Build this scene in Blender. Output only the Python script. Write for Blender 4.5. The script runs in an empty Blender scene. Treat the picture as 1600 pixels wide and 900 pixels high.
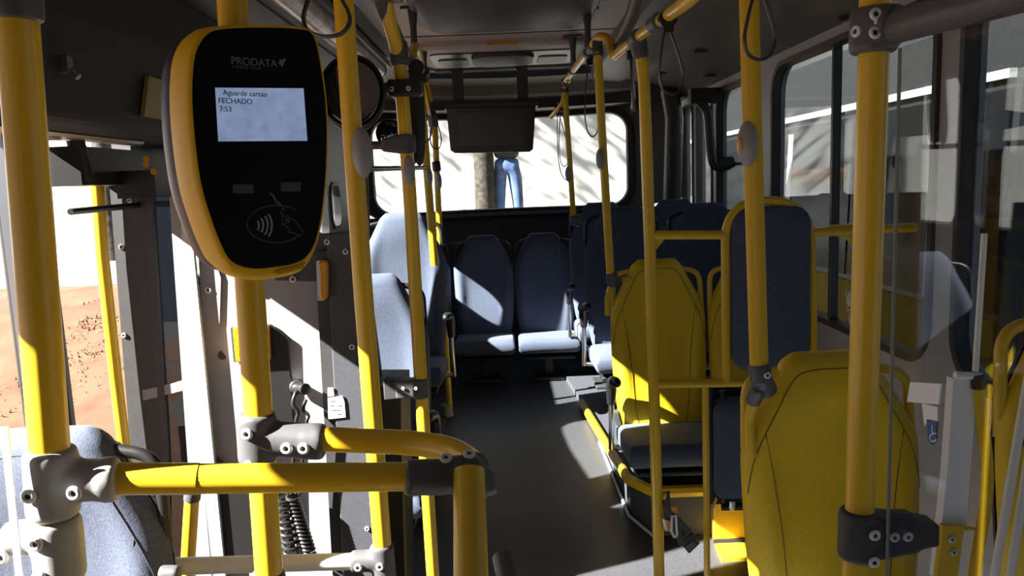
import bpy, bmesh, math, random
from mathutils import Vector as V, Matrix, Quaternion
random.seed(7)
SC = bpy.context.scene
COL = SC.collection
# ------------------------------------------------------------------ camera, world, sun, exposure
F = 1200.0
PITCH, ROLL = math.radians(7.92), math.radians(2.3)
CAM = V((0, 0, 1.5))
_f = V((0, math.cos(PITCH), -math.sin(PITCH)))
_u0 = V((0, math.sin(PITCH), math.cos(PITCH)))
_r0 = V((1, 0, 0))
_r = _r0*math.cos(ROLL) - _u0*math.sin(ROLL)
_u = _r0*math.sin(ROLL) + _u0*math.cos(ROLL)
cd = bpy.data.cameras.new('camera'); cam = bpy.data.objects.new('camera', cd); COL.objects.link(cam)
cd.sensor_width = 36; cd.lens = F/1600*36; cd.clip_start = .02; cd.clip_end = 300
cam.matrix_world = Matrix(((_r.x, _u.x, -_f.x, CAM.x), (_r.y, _u.y, -_f.y, CAM.y), (_r.z, _u.z, -_f.z, CAM.z), (0, 0, 0, 1)))
SC.camera = cam
SUN = V((.94, .33, -.72)).normalized()
sd = bpy.data.lights.new('sun', 'SUN'); sd.energy = 48.0; sd.angle = math.radians(.6); sd.color = (1, .95, .86)
sun = bpy.data.objects.new('sun', sd); COL.objects.link(sun); sun.location = (-6, -2, 8)
sun.rotation_euler = SUN.to_track_quat('-Z', 'Y').to_euler()
w = bpy.data.worlds.new('sky'); SC.world = w; w.use_nodes = True
bg = w.node_tree.nodes['Background']; bg.inputs[0].default_value = (.55, .72, 1, 1); bg.inputs[1].default_value = .45
SC.view_settings.view_transform = 'Standard'; SC.view_settings.look = 'None'
SC.view_settings.gamma = 1; SC.view_settings.exposure = 0.0
SC.view_settings.use_curve_mapping = False

def ray(px, py):
    return (_r*((px-800)/F) + _u*((450-py)/F) + _f)
def P(px, py, Y):
    d = ray(px, py); return CAM + d*(Y/d.y)
def PX(px, py, X):
    d = ray(px, py); return CAM + d*(X/d.x)
def PZ(px, py, Z):
    d = ray(px, py); return CAM + d*((Z-CAM.z)/d.z)

# ------------------------------------------------------------------ materials
def mat(name, col, rough=.5, metal=0., var=.0, scale=40., bump=0., bscale=None, spec=.5, coat=0., sheen=0., emit=None, es=0.):
    m = bpy.data.materials.new(name); m.use_nodes = True
    nt = m.node_tree; b = nt.nodes['Principled BSDF']
    b.inputs['Base Color'].default_value = (*col, 1); b.inputs['Roughness'].default_value = rough
    b.inputs['Metallic'].default_value = metal; b.inputs['Specular IOR Level'].default_value = spec
    b.inputs['Coat Weight'].default_value = coat; b.inputs['Sheen Weight'].default_value = sheen
    if emit: b.inputs['Emission Color'].default_value = (*emit, 1); b.inputs['Emission Strength'].default_value = es
    tc = nt.nodes.new('ShaderNodeTexCoord')
    if var:
        n = nt.nodes.new('ShaderNodeTexNoise'); n.inputs['Scale'].default_value = scale; n.inputs['Detail'].default_value = 5
        r = nt.nodes.new('ShaderNodeValToRGB')
        r.color_ramp.elements[0].position = .3; r.color_ramp.elements[1].position = .7
        r.color_ramp.elements[0].color = (*[c*(1-var) for c in col], 1); r.color_ramp.elements[1].color = (*[min(1, c*(1+var)) for c in col], 1)
        nt.links.new(tc.outputs['Object'], n.inputs['Vector']); nt.links.new(n.outputs['Fac'], r.inputs[0]); nt.links.new(r.outputs[0], b.inputs['Base Color'])
    if bump:
        n2 = nt.nodes.new('ShaderNodeTexNoise'); n2.inputs['Scale'].default_value = bscale or scale; n2.inputs['Detail'].default_value = 3
        bp = nt.nodes.new('ShaderNodeBump'); bp.inputs['Strength'].default_value = bump; bp.inputs['Distance'].default_value = .004
        nt.links.new(tc.outputs['Object'], n2.inputs['Vector']); nt.links.new(n2.outputs['Fac'], bp.inputs['Height']); nt.links.new(bp.outputs[0], b.inputs['Normal'])
    return m
def glassmat(name, tint=(1, 1, 1), refl=.08, rough=0.0):
    m = bpy.data.materials.new(name); m.use_nodes = True; nt = m.node_tree; nt.nodes.clear()
    o = nt.nodes.new('ShaderNodeOutputMaterial'); t = nt.nodes.new('ShaderNodeBsdfTransparent'); g = nt.nodes.new('ShaderNodeBsdfGlossy')
    t.inputs[0].default_value = (*tint, 1); g.inputs['Roughness'].default_value = rough
    geo = nt.nodes.new('ShaderNodeNewGeometry'); dt = nt.nodes.new('ShaderNodeVectorMath'); dt.operation = 'DOT_PRODUCT'
    nt.links.new(geo.outputs['Incoming'], dt.inputs[0]); nt.links.new(geo.outputs['Normal'], dt.inputs[1])
    def mth(op, x, y=None):
        n = nt.nodes.new('ShaderNodeMath'); n.operation = op; n.use_clamp = op != 'ABSOLUTE'
        if hasattr(x, 'links'): nt.links.new(x, n.inputs[0])
        else: n.inputs[0].default_value = x
        if y is not None: n.inputs[1].default_value = y
        return n.outputs[0]
    c = mth('SUBTRACT', 1.0); nt.links.new(mth('ABSOLUTE', dt.outputs['Value']), c.node.inputs[1])
    fac = mth('ADD', mth('MULTIPLY', mth('POWER', c, 5.0), .7), refl*.5)
    mx = nt.nodes.new('ShaderNodeMixShader')
    nt.links.new(fac, mx.inputs[0]); nt.links.new(t.outputs[0], mx.inputs[1])
    nt.links.new(g.outputs[0], mx.inputs[2]); nt.links.new(mx.outputs[0], o.inputs[0])
    return m
M = dict(
 yellow=mat('yellow paint', (.72, .46, .020), .33, var=.05, scale=6, coat=.12),
 ribbed=mat('yellow ribbed sleeve', (.66, .41, .008), .45),
 yleather=mat('yellow vinyl', (.80, .545, .014), .48, var=.07, scale=9, bump=.25, bscale=220),
 blue=mat('blue grey fabric', (.064, .081, .132), .85, var=.28, scale=230, bump=.18, bscale=420, sheen=.1),
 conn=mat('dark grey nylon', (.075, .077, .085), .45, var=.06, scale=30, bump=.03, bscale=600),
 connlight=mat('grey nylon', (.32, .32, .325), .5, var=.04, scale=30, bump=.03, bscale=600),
 black=mat('black plastic', (.012, .012, .013), .4),
 rubber=mat('black rubber', (.015, .015, .016), .6),
 gloss=mat('black glass face', (.004, .004, .005), .3, spec=.06),
 shell=mat('charcoal shell', (.035, .036, .04), .45),
 steel=mat('satin steel', (.5, .5, .5), .3, metal=1),
 alu=mat('white aluminium', (.62, .63, .65), .4, var=.04),
 bell=mat('grey bell housing', (.27, .275, .28), .45),
 red=mat('orange button', (.7, .28, .02), .4),
 amber=mat('amber lens', (.6, .27, .005), .25, bump=.6, bscale=120),
 panel=mat('light grey laminate', (.30, .305, .32), .5, var=.03, scale=60),
 cabinet=mat('slate laminate', (.062, .066, .08), .55, var=.1, scale=80),
 darkgrey=mat('dark grey moulding', (.04, .041, .044), .55, var=.1, scale=50),
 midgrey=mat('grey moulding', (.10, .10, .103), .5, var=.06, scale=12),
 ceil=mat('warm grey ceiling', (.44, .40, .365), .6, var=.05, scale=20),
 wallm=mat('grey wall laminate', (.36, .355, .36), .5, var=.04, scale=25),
 rearm=mat('rear panel moulding', (.075, .076, .08), .6, var=.12, scale=60),
 floor=mat('dark vinyl floor', (.050, .052, .060), .42, var=.25, scale=160, bump=.15, bscale=300),
 paper=mat('white paper', (.75, .76, .78), .6),
 ink=mat('dark ink', (.05, .06, .09), .6),
 bluelab=mat('blue label', (.03, .08, .25), .5),
 glass=glassmat('window glass', (.93, .95, .95), .06),
 tint=glassmat('tinted window glass', (.62, .65, .66), .12),
 acryl=glassmat('clear acrylic', (.90, .905, .90), .07),
 acredge=mat('acrylic edge', (.30, .31, .30), .25),
 mirror=mat('mirror back', (.02, .02, .022), .4),
 mirrorg=mat('mirror glass', (.16, .165, .17), .06, metal=1),
 logo=mat('grey print', (.16, .16, .165), .5), logo2=mat('grey print dim', (.055, .055, .056), .5),
 wave=mat('white print', (.30, .31, .33), .5), brown=mat('bronze print', (.11, .095, .075), .5),
 lens=mat('light diffuser', (.5, .5, .51), .25, var=.35, scale=14),  # lens: mottled reflections put into the diffuser colour
 dirt=mat('red dirt', (.108, .043, .021), .95, var=.35, scale=3.5, bump=.8, bscale=14),
 asphalt=mat('asphalt', (.06, .055, .05), .9, var=.1, scale=5), concrete=mat('concrete', (.26, .25, .235), .9, var=.1, scale=5),
 opbox=mat('near black cover', (.016, .016, .017), .55, spec=.3), white=mat('white render', (.56, .56, .56), .8, var=.03, scale=2),
 bark=mat('bark', (.035, .030, .025), .95, var=.75, scale=16, bump=1, bscale=22),
 leaf=mat('leaf', (.06, .11, .025), .6, var=.3), grass=mat('grass', (.085, .09, .03), .8, var=.3, scale=3),
 jeans=mat('blue denim', (.075, .125, .28), .9, var=.5, scale=9), skin=mat('skin', (.14, .08, .05), .5),
 shirt=mat('dark shirt', (.02, .022, .03), .8), hair=mat('dark hair', (.02, .015, .012), .6),
 busyel=mat('bus yellow', (.42, .27, .012), .65, spec=.15), busred=mat('bus red', (.55, .05, .03), .35), buswhite=mat('bus white', (.5, .5, .5), .3), busgrey=mat('bus dark grey', (.03, .03, .033), .3), seam=mat('seam thread', (.16, .10, .008), .7), scr=mat('bright screw', (.62, .62, .62), .35), olive=mat('ochre dark', (.20, .14, .02), .4),
 busglass=mat('dark bus glass', (.010, .011, .013), .12, spec=.12), bezel=mat('yellow bezel', (.70, .44, .008), .5, spec=.25), postw=mat('post with sunlit white', (.86, .86, .85), .45), warmlit=mat('plate with warm bounce', (.50, .42, .26), .35, metal=1), lcdink=mat('display ink', (.06, .085, .16), .5),  # post white carries missing sunlight, plate metal the warm bounce, as colour
)
# ribs for the sleeve pole: fine vertical grooves
def lcd():
    m = bpy.data.materials.new('lcd'); m.use_nodes = True; nt = m.node_tree; b = nt.nodes['Principled BSDF']
    tc = nt.nodes.new('ShaderNodeTexCoord'); n = nt.nodes.new('ShaderNodeTexNoise'); n.inputs['Scale'].default_value = 60
    r = nt.nodes.new('ShaderNodeValToRGB'); r.color_ramp.elements[0].color = (.11, .17, .33, 1); r.color_ramp.elements[1].color = (.3, .36, .5, 1)
    nt.links.new(tc.outputs['Object'], n.inputs[0]); nt.links.new(n.outputs[0], r.inputs[0]); nt.links.new(r.outputs[0], b.inputs['Emission Color'])
    b.inputs['Emission Strength'].default_value = .9; b.inputs['Base Color'].default_value = (.05, .07, .12, 1); b.inputs['Roughness'].default_value = .25  # light reflected by the display is put in as emission
    return m
M['lcd'] = lcd()

# ------------------------------------------------------------------ object helpers
def thing(name, label, cat, loc=(0, 0, 0), group=None):
    o = bpy.data.objects.new(name, None); COL.objects.link(o); o.location = loc; o.empty_display_size = .05
    o['label'] = label; o['category'] = cat
    if group: o['group'] = group
    return o
def tag(o, label, cat, group=None, kind=None):
    o['label'] = label; o['category'] = cat
    if group: o['group'] = group
    if kind: o['kind'] = kind
    return o
def obj(name, bm, m, parent=None, smooth=True, bevel=0., label=None, auto=40, mods=None):
    """world-space bmesh -> one mesh object, kept in place under its parent"""
    me = bpy.data.meshes.new(name)
    bmesh.ops.recalc_face_normals(bm, faces=bm.faces)
    bm.to_mesh(me); bm.free()
    me.materials.append(M[m] if isinstance(m, str) else m)
    o = bpy.data.objects.new(name, me); COL.objects.link(o)
    if smooth:
        for p in me.polygons: p.use_smooth = True
        if auto < 180:
            try: me.set_sharp_from_angle(angle=math.radians(auto))
            except Exception: pass
    if bevel:
        b = o.modifiers.new('bevel', 'BEVEL'); b.width = bevel; b.segments = 2; b.limit_method = 'ANGLE'
    if parent:
        o.parent = parent
        base = V((0, 0, 0)); q = parent
        while q: base += q.location; q = q.parent
        o.location = -base
    else:
        if len(me.vertices):
            pass
    if label: o['label'] = label
    return o
def struct(name, bm, m, **k):
    o = obj(name, bm, m, **k); o['kind'] = 'structure'; return o
def fuse(o, vox=.004, it=6):
    r = o.modifiers.new('remesh', 'REMESH'); r.mode = 'VOXEL'; r.voxel_size = vox; r.use_smooth_shade = True
    s = o.modifiers.new('smooth', 'SMOOTH'); s.iterations = it; s.factor = .5
    return o
def B(): return bmesh.new()
def box(bm, c, s, rot=None):
    m = Matrix.Translation(V(c)) @ (rot.to_4x4() if rot else Matrix.Identity(4)) @ Matrix.Diagonal((*s, 1))
    bmesh.ops.create_cube(bm, size=1, matrix=m); return bm
def box2(bm, a, b):
    a, b = V(a), V(b); return box(bm, (a+b)/2, [abs(x) for x in (b-a)])
def rz(a): return Matrix.Rotation(a, 3, 'Z')
def rx(a): return Matrix.Rotation(a, 3, 'X')
def ry(a): return Matrix.Rotation(a, 3, 'Y')
def tube(bm, pts, r, seg=20, closed=False, caps=True, flat=None, side=None):
    """sweep a circle (or a flat band: half sizes flat=(w,t), w along side) along pts; r may be a list"""
    pts = [V(p) for p in pts]; n = len(pts); rs = r if isinstance(r, (list, tuple)) else [r]*n
    rings = []; prev = None
    for i, p in enumerate(pts):
        if closed: t = pts[(i+1) % n]-pts[i-1]
        else: t = pts[min(i+1, n-1)]-pts[max(i-1, 0)]
        t.normalize()
        if side is not None: a = V(side)-t*V(side).dot(t)
        elif prev is None: a = t.orthogonal()
        else: a = prev-t*prev.dot(t)
        a.normalize(); prev = a; b = t.cross(a)
        ring = []
        for k in range(seg):
            th = 2*math.pi*k/seg
            if flat: off = a*(math.cos(th)*flat[0]) + b*(math.sin(th)*flat[1])
            else: off = (a*math.cos(th)+b*math.sin(th))*rs[i]
            ring.append(bm.verts.new(p+off))
        rings.append(ring)
    loft(bm, rings, closed, caps); return bm
def loft(bm, rings, closed=False, caps=True):
    n = len(rings); seg = len(rings[0])
    for i in range(n if closed else n-1):
        a, b = rings[i], rings[(i+1) % n]
        for k in range(seg):
            bm.faces.new((a[k], a[(k+1) % seg], b[(k+1) % seg], b[k]))
    if caps and not closed:
        bm.faces.new(rings[0][::-1]); bm.faces.new(rings[-1])
def loftp(bm, rings, caps=True, closed=False):
    loft(bm, [[bm.verts.new(V(p)) for p in r] for r in rings], closed, caps); return bm
def fillet(pts, r, n=8):
    pts = [V(p) for p in pts]; out = [pts[0]]
    for i in range(1, len(pts)-1):
        p = pts[i]; a = pts[i-1]-p; b = pts[i+1]-p
        la, lb = a.length, b.length; a.normalize(); b.normalize()
        d = min(r, la*.49, lb*.49)
        for k in range(n+1):
            t = k/n; out.append((p+a*d)*(1-t)**2 + p*2*t*(1-t) + (p+b*d)*t*t)
    out.append(pts[-1]); return out
def spline(pts, n=8, closed=False):
    pts = [V(p) for p in pts]; m = len(pts); out = []
    for i in range(m if closed else m-1):
        if closed: a, b, c, d = pts[i-1], pts[i], pts[(i+1) % m], pts[(i+2) % m]
        else: a, b, c, d = pts[max(i-1, 0)], pts[i], pts[i+1], pts[min(i+2, m-1)]
        for k in range(n):
            t = k/n
            out.append(.5*((2*b)+(c-a)*t+(2*a-5*b+4*c-d)*t*t+(3*b-3*c+d-a)*t**3))
    if not closed: out.append(pts[-1])
    return out
def prism(bm, poly, off):
    """poly: 3D points, extruded by the vector off"""
    a = [bm.verts.new(V(p)) for p in poly]; b = [bm.verts.new(V(p)+V(off)) for p in poly]
    n = len(a); bm.faces.new(a[::-1]); bm.faces.new(b)
    for i in range(n): bm.faces.new((a[i], a[(i+1) % n], b[(i+1) % n], b[i]))
    return bm
def capsule(bm, a, b, r, seg=20, e=.25):
    """sleeve with rounded rims"""
    a, b = V(a), V(b); d = (b-a); L = d.length; d.normalize(); k = r*e
    tube(bm, [a, a+d*k*.3, a+d*k, b-d*k, b-d*k*.3, b], [r*(1-e*.6), r*(1-e*.15), r, r, r*(1-e*.15), r*(1-e*.6)], seg); return bm
def ellipsoid(bm, c, s, rot=None, u=20, v=12):
    m = Matrix.Translation(V(c)) @ (rot.to_4x4() if rot else Matrix.Identity(4)) @ Matrix.Diagonal((*s, 1))
    bmesh.ops.create_uvsphere(bm, u_segments=u, v_segments=v, radius=1, matrix=m); return bm
def rrect(w, h, r, n=6, cx=0, cy=0):
    out = []
    for qx, qy, a0 in ((1, 1, 0), (-1, 1, 90), (-1, -1, 180), (1, -1, 270)):
        for k in range(n+1):
            a = math.radians(a0+90*k/n); out.append((cx+qx*(w/2-r)+r*math.cos(a), cy+qy*(h/2-r)+r*math.sin(a)))
    return out
def copy_tree(o, parent=None, loc=None, label=None):
    c = o.copy(); COL.objects.link(c)
    if parent: c.parent = parent
    if loc is not None: c.location = loc
    if label: c['label'] = label
    for ch in list(o.children): copy_tree(ch, c)
    return c
# screw: a shared mesh of washer, head and socket
def _screw_mesh():
    bm = B()
    prof = [(0, 0), (.0075, 0), (.0085, .0015), (.0075, .0035), (.006, .0045), (.0038, .0045), (.0034, .002), (0, .002)]
    rings = [[(r*math.cos(2*math.pi*k/14), -h, r*math.sin(2*math.pi*k/14)) for k in range(14)] for r, h in prof[1:-1]]
    loftp(bm, rings); me = bpy.data.meshes.new('screw'); bmesh.ops.recalc_face_normals(bm, faces=bm.faces); bm.to_mesh(me); bm.free()
    me.materials.append(M['scr']); me.materials.append(M['black'])
    me.polygons[len(me.polygons)-1].material_index = 1
    for p in me.polygons: p.use_smooth = True
    return me
SCREW = _screw_mesh()
def screw(parent, p, nrm=(0, -1, 0), s=1.):
    o = bpy.data.objects.new('screw', SCREW); COL.objects.link(o); o.parent = parent
    base = V((0, 0, 0)); q = parent
    while q: base += q.location; q = q.parent
    o.location = V(p)-base; o.rotation_euler = V((0, -1, 0)).rotation_difference(V(nrm).normalized()).to_euler(); o.scale = (s, s, s)
    return o
def text(name, s, size, m, parent, origin, right, up, ext=.0004, align='LEFT'):
    c = bpy.data.curves.new(name, 'FONT'); c.body = s; c.size = size; c.extrude = ext; c.align_x = align
    t = bpy.data.objects.new(name, c); COL.objects.link(t)
    dg = bpy.context.evaluated_depsgraph_get(); me = bpy.data.meshes.new_from_object(t.evaluated_get(dg)); me.name = name
    bpy.data.objects.remove(t)
    R, U = V(right).normalized(), V(up).normalized(); N = R.cross(U)
    me.transform(Matrix(((R.x, U.x, N.x, origin[0]), (R.y, U.y, N.y, origin[1]), (R.z, U.z, N.z, origin[2]), (0, 0, 0, 1))))
    me.materials.clear(); me.materials.append(M[m])
    o = bpy.data.objects.new(name, me); COL.objects.link(o)
    if parent:
        o.parent = parent; base = V((0, 0, 0)); q = parent
        while q: base += q.location; q = q.parent
        o.location = -base
    return o
# ------------------------------------------------------------------ the shell of the bus
XL, XR = -1.10, 1.30
YF, YB = -1.3, 6.0
def yrear(x): return 6.2-.55*((x-.1)/1.2)**2
def ring_panel(bm, f, g, outer, hole, r, n=8):
    """wall between a rectangle and a rounded hole; f maps (a,b) to the inner face, g to the outer face"""
    a0, a1, b0, b1 = outer; h0, h1, k0, k1 = hole
    inn = rrect(h1-h0, k1-k0, r, n, (h0+h1)/2, (k0+k1)/2)
    cx, cy = (h0+h1)/2, (k0+k1)/2
    out = []
    m = n+1
    for i, (x, y) in enumerate(inn):
        q, k = divmod(i, m); t = k/n
        A, Bc = a1, b1
        # walk along the outer rectangle: half of a corner's steps on each side
        cxn = (a1, a0, a0, a1)[q]; cyn = (b1, b1, b0, b0)[q]
        if q in (0, 2):
            p = (cxn, y) if t < .5 else (x, cyn)
            if abs(t-.5) < 1e-6: p = (cxn, cyn)
        else:
            p = (x, cyn) if t < .5 else (cxn, y)
            if abs(t-.5) < 1e-6: p = (cxn, cyn)
        out.append(p)
    loftp(bm, [[f(*p) for p in out], [f(*p) for p in inn], [g(*p) for p in inn], [g(*p) for p in out]], caps=False, closed=True)
    return inn
def frame_ring(bm, f, hole, r, wdt, n=8, lift=.012):
    """rubber frame: f(a,b,h) with h the height over the wall"""
    h0, h1, k0, k1 = hole
    def rr(e): return rrect(h1-h0+2*e, k1-k0+2*e, max(.005, r+e), n, (h0+h1)/2, (k0+k1)/2)
    loftp(bm, [[f(a, b, -.01) for a, b in rr(wdt)], [f(a, b, lift) for a, b in rr(wdt*.7)], [f(a, b, lift) for a, b in rr(-.004)], [f(a, b, -.03) for a, b in rr(-.012)]], caps=False, closed=True)
def pane(bm, f, hole, r, th=.005, n=8, d=-.02):
    h0, h1, k0, k1 = hole
    pts = rrect(h1-h0, k1-k0, r, n, (h0+h1)/2, (k0+k1)/2)
    loftp(bm, [[f(a, b, d) for a, b in pts], [f(a, b, d-th) for a, b in pts]])

def fz(y):
    for (a, p), (c, q) in zip(FZ, FZ[1:]):
        if y <= c: return p+(q-p)*(y-a)/(c-a)
    return FZ[-1][1]
FZ = [(YF, 0), (2.72, 0), (2.85, .008), (3.65, .172), (3.85, .188), (6.15, .20)]
b = B(); prism(b, [(XL-.06, y, z) for y, z in FZ]+[(XL-.06, 6.15, -.06), (XL-.06, YF, -.06)], (XR-XL+.12, 0, 0)); struct('floor', b, 'floor', auto=40)
# ceiling: centre panel, coves, roof skin
def extr(bm, prof, y0, y1, th):
    up = [(x, z+th) for x, z in prof[::-1]]
    loop = list(prof)+up
    loftp(bm, [[(x, y0, z) for x, z in loop], [(x, y1, z) for x, z in loop]])
b = B(); extr(b, [(-.60, 2.25), (.58, 2.25)], YF, 4.06, .02); extr(b, [(-.60, 2.25), (.58, 2.25)], 4.075, 6.2, .02); struct('ceiling', b, 'ceil', smooth=False)
b = B(); extr(b, [(.58, 2.25), (.60, 2.185), (.66, 2.175), (.80, 2.155), (.86, 2.165), (.91, 2.15), (1.02, 2.125), (1.2, 2.09), (XR, 2.045)], YF, 6.15, .012); struct('trim_1', b, 'midgrey', auto=30)
b = B(); extr(b, [(XL, 2.02), (-.97, 2.075), (-.88, 2.13), (-.84, 2.115), (-.78, 2.14), (-.74, 2.19), (-.63, 2.205), (-.60, 2.25)], YF, 6.15, .012); struct('trim_2', b, 'darkgrey', auto=30)
b = B(); box2(b, (XL-.1, YF-.05, 2.30), (XR+.1, 6.3, 2.36)); struct('trim_3', b, 'buswhite')
b = B(); box2(b, (-.60, 4.058, 2.247), (.58, 4.077, 2.262)); struct('trim_4', b, 'rubber')
# right wall with its windows
wr = lambda a, z: V((XR, a, z)); wro = lambda a, z: V((XR+.055, a, z))
wrh = lambda a, z, h: V((XR-h, a, z))
wins = [((1.06, 2.29), (1.15, 2.21)), ((2.29, 3.93), (2.365, 3.79)), ((3.93, 4.86), (4.04, 4.79)), ((4.86, 5.36), (4.92, 5.30)), ((5.36, 5.80), (5.42, 5.74))]
b = B()
box2(b, (XR, YF, 0), (XR+.055, 6.1, .80)); box2(b, (XR, YF, 2.03), (XR+.055, 6.1, 2.12)); box2(b, (XR, YF, .8), (XR+.055, -.2, 2.03)); box2(b, (XR, .95, .8), (XR+.055, 1.06, 2.03)); box2(b, (XR, 5.8, .8), (XR+.055, 6.1, 2.03))
box2(b, (XR, -.2, .8), (XR+.055, -.1, 2.03)); 
for (o0, o1), (h0, h1) in wins: ring_panel(b, wr, wro, (o0, o1, .80, 2.03), (h0, h1, .88, 1.985), .13 if h1-h0 > .5 else .09)
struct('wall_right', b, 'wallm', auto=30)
for i, ((o0, o1), (h0, h1)) in enumerate(wins):
    r = .13 if h1-h0 > .5 else .09
    b = B(); pane(b, wrh, (h0-.01, h1+.01, .87, 1.995), r); wn = struct('window_%d' % (i+1), b, 'tint' if i < 3 else 'glass', auto=30)
    b = B(); frame_ring(b, wrh, (h0, h1, .88, 1.985), r, .028 if i < 3 else .015); obj('window_frame', b, 'darkgrey' if i < 3 else 'midgrey', wn)
    if i < 2:
        ym = h0+(h1-h0)*.52
        b = B(); box2(b, (XR-.004, ym-.012, .89), (XR+.03, ym+.012, 1.975)); obj('mullion', b, 'shell', wn, bevel=.003)
# left wall: front opening, door bay, glazing and a rear window shrunk to shape the sun patches
wl = lambda a, z: V((XL, a, z)); wlo = lambda a, z: V((XL-.055, a, z)); wlh = lambda a, z, h: V((XL+h, a, z))
b = B()
box2(b, (XL-.055, YF, 1.97), (XL, 6.1, 2.06)); box2(b, (XL-.055, YF, 0), (XL, -.5, 1.97)); box2(b, (XL-.055, -.5, 0), (XL, 1.70, .72)); box2(b, (XL-.055, -.5, 1.85), (XL, 1.72, 1.97))
box2(b, (XL-.055, 1.72, 1.76), (XL, 2.56, 1.97))
box2(b, (XL-.055, 2.56, 0), (XL, 6.1, .80))
box2(b, (XL-.055, 2.29, 0), (XL, 2.56, 1.97))
lw = [((2.56, 3.62), (2.62, 3.55)), ((3.62, 4.72), (3.69, 4.66)), ((4.72, 6.1), (4.78, 5.02))]  # last opening kept small so only patches of sun reach the rear seats
for (o0, o1), (h0, h1) in lw: ring_panel(b, wl, wlo, (o0, o1, .80, 1.97), (h0, h1, 1.20, 1.92) if h0 < 4.7 else (h0, h1, 1.26, 1.52), .08)
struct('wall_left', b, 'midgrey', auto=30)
for i, ((o0, o1), (h0, h1)) in enumerate(lw):
    k0, k1 = (1.20, 1.92) if h0 < 4.7 else (1.26, 1.52)
    b = B(); pane(b, wlh, (h0-.01, h1+.01, k0-.01, k1+.01), .08); wn = struct('window_%d' % (i+6), b, 'glass', auto=30)
    b = B(); frame_ring(b, wlh, (h0, h1, k0, k1), .08, .022); obj('window_frame', b, 'darkgrey', wn)
# black pillar between front opening and door bay, with grey edge strips
b = B(); box2(b, (XL+.012, 1.64, 0), (XL+.045, 1.745, 2.0)); tp = struct('trim_5', b, 'rubber', bevel=.006)
b = B(); box2(b, (XL+.03, 1.628, .6), (XL+.054, 1.640, 1.7)); obj('edge_strip', b, 'steel', tp)
b = B(); box2(b, (XL+.03, 1.745, 0), (XL+.054, 1.768, 1.76)); obj('door_seal', b, 'shell', tp, bevel=.004)
# rear wall, curved, with the big rear window
def rw(x, z): return V((x, yrear(x), z))
def rwo(x, z): return V((x, yrear(x)+.05, z))
def rwh(x, z, h): return V((x, yrear(x)-h, z))
b = B()
def dense(poly, n=10):
    out = []
    for i in range(len(poly)):
        p, q = V((*poly[i], 0)), V((*poly[(i+1) % len(poly)], 0))
        k = max(1, int((q-p).length/.08))
        for j in range(k): t = j/k; s = p.lerp(q, t); out.append((s.x, s.y))
    return out
hole = (-1.0, .93, 1.275, 2.00); RR = .15
inn = rrect(hole[1]-hole[0], hole[3]-hole[2], RR, 8, (hole[0]+hole[1])/2, (hole[2]+hole[3])/2)
def toouter(x, z):
    xx = min(max(x, hole[0]+RR), hole[1]-RR); zz = min(max(z, hole[2]+RR), hole[3]-RR)
    dx, dz = x-xx, z-zz
    ox, oz = x, z
    if abs(dx) > 1e-6 and abs(dx) >= abs(dz)-1e-9: ox = XR if dx > 0 else XL
    if abs(dz) > 1e-6 and abs(dz) >= abs(dx)-1e-9: oz = 2.2 if dz > 0 else 1.235
    return ox, oz
di = dense(inn); do = [toouter(*p) for p in di]
loftp(b, [[rw(*p) for p in do], [rw(*p) for p in di], [rwo(*p) for p in di], [rwo(*p) for p in do]], caps=False, closed=True)
N = 24
xs = [XL+(XR-XL)*i/N for i in range(N+1)]
prof = [(0, .0), (0, 1.0), (-.012, 1.012), (-.012, 1.03), (.0, 1.04), (-.01, 1.2), (-.05, 1.235), (-.02, 1.262), (.05, 1.265), (.05, 0)]
loftp(b, [[(x, yrear(x)+d, z) for d, z in prof] for x in xs])
struct('wall_rear', b, 'rearm', auto=30)
b = B()
pts = dense(inn)
loftp(b, [[rwh(x, z, -.02) for x, z in pts], [rwh(x, z, -.025) for x, z in pts]], caps=False)
# pane surface as strips across x so that it follows the curve
for sgn in (-.02, -.025):
    xx = [hole[0]-.005+(hole[1]-hole[0]+.01)*i/20 for i in range(21)]
    rows = [[b.verts.new(rwh(x, z, sgn)) for x in xx] for z in (hole[2]-.005, hole[3]+.005)]
    for i in range(20): b.faces.new((rows[0][i], rows[0][i+1], rows[1][i+1], rows[1][i]))
wn = struct('window_9', b, 'glass')
b = B()
def rr_(e): return dense(rrect(hole[1]-hole[0]+2*e, hole[3]-hole[2]+2*e, RR+e, 8, (hole[0]+hole[1])/2, (hole[2]+hole[3])/2))
base = dense(inn)
cxh, czh = (hole[0]+hole[1])/2, (hole[2]+hole[3])/2
def grow(p, e):
    xx = min(max(p[0], hole[0]+RR), hole[1]-RR); zz = min(max(p[1], hole[2]+RR), hole[3]-RR)
    d = V((p[0]-xx, p[1]-zz)); L = d.length; d = d/L if L > 1e-6 else d
    return p[0]+d.x*e, p[1]+d.y*e
loftp(b, [[rwh(*grow(p, e), h) for p in base] for e, h in ((.035, -.005), (.03, .014), (-.008, .014), (-.014, -.03))], caps=False, closed=True)
obj('window_frame', b, 'rubber', wn)
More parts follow.
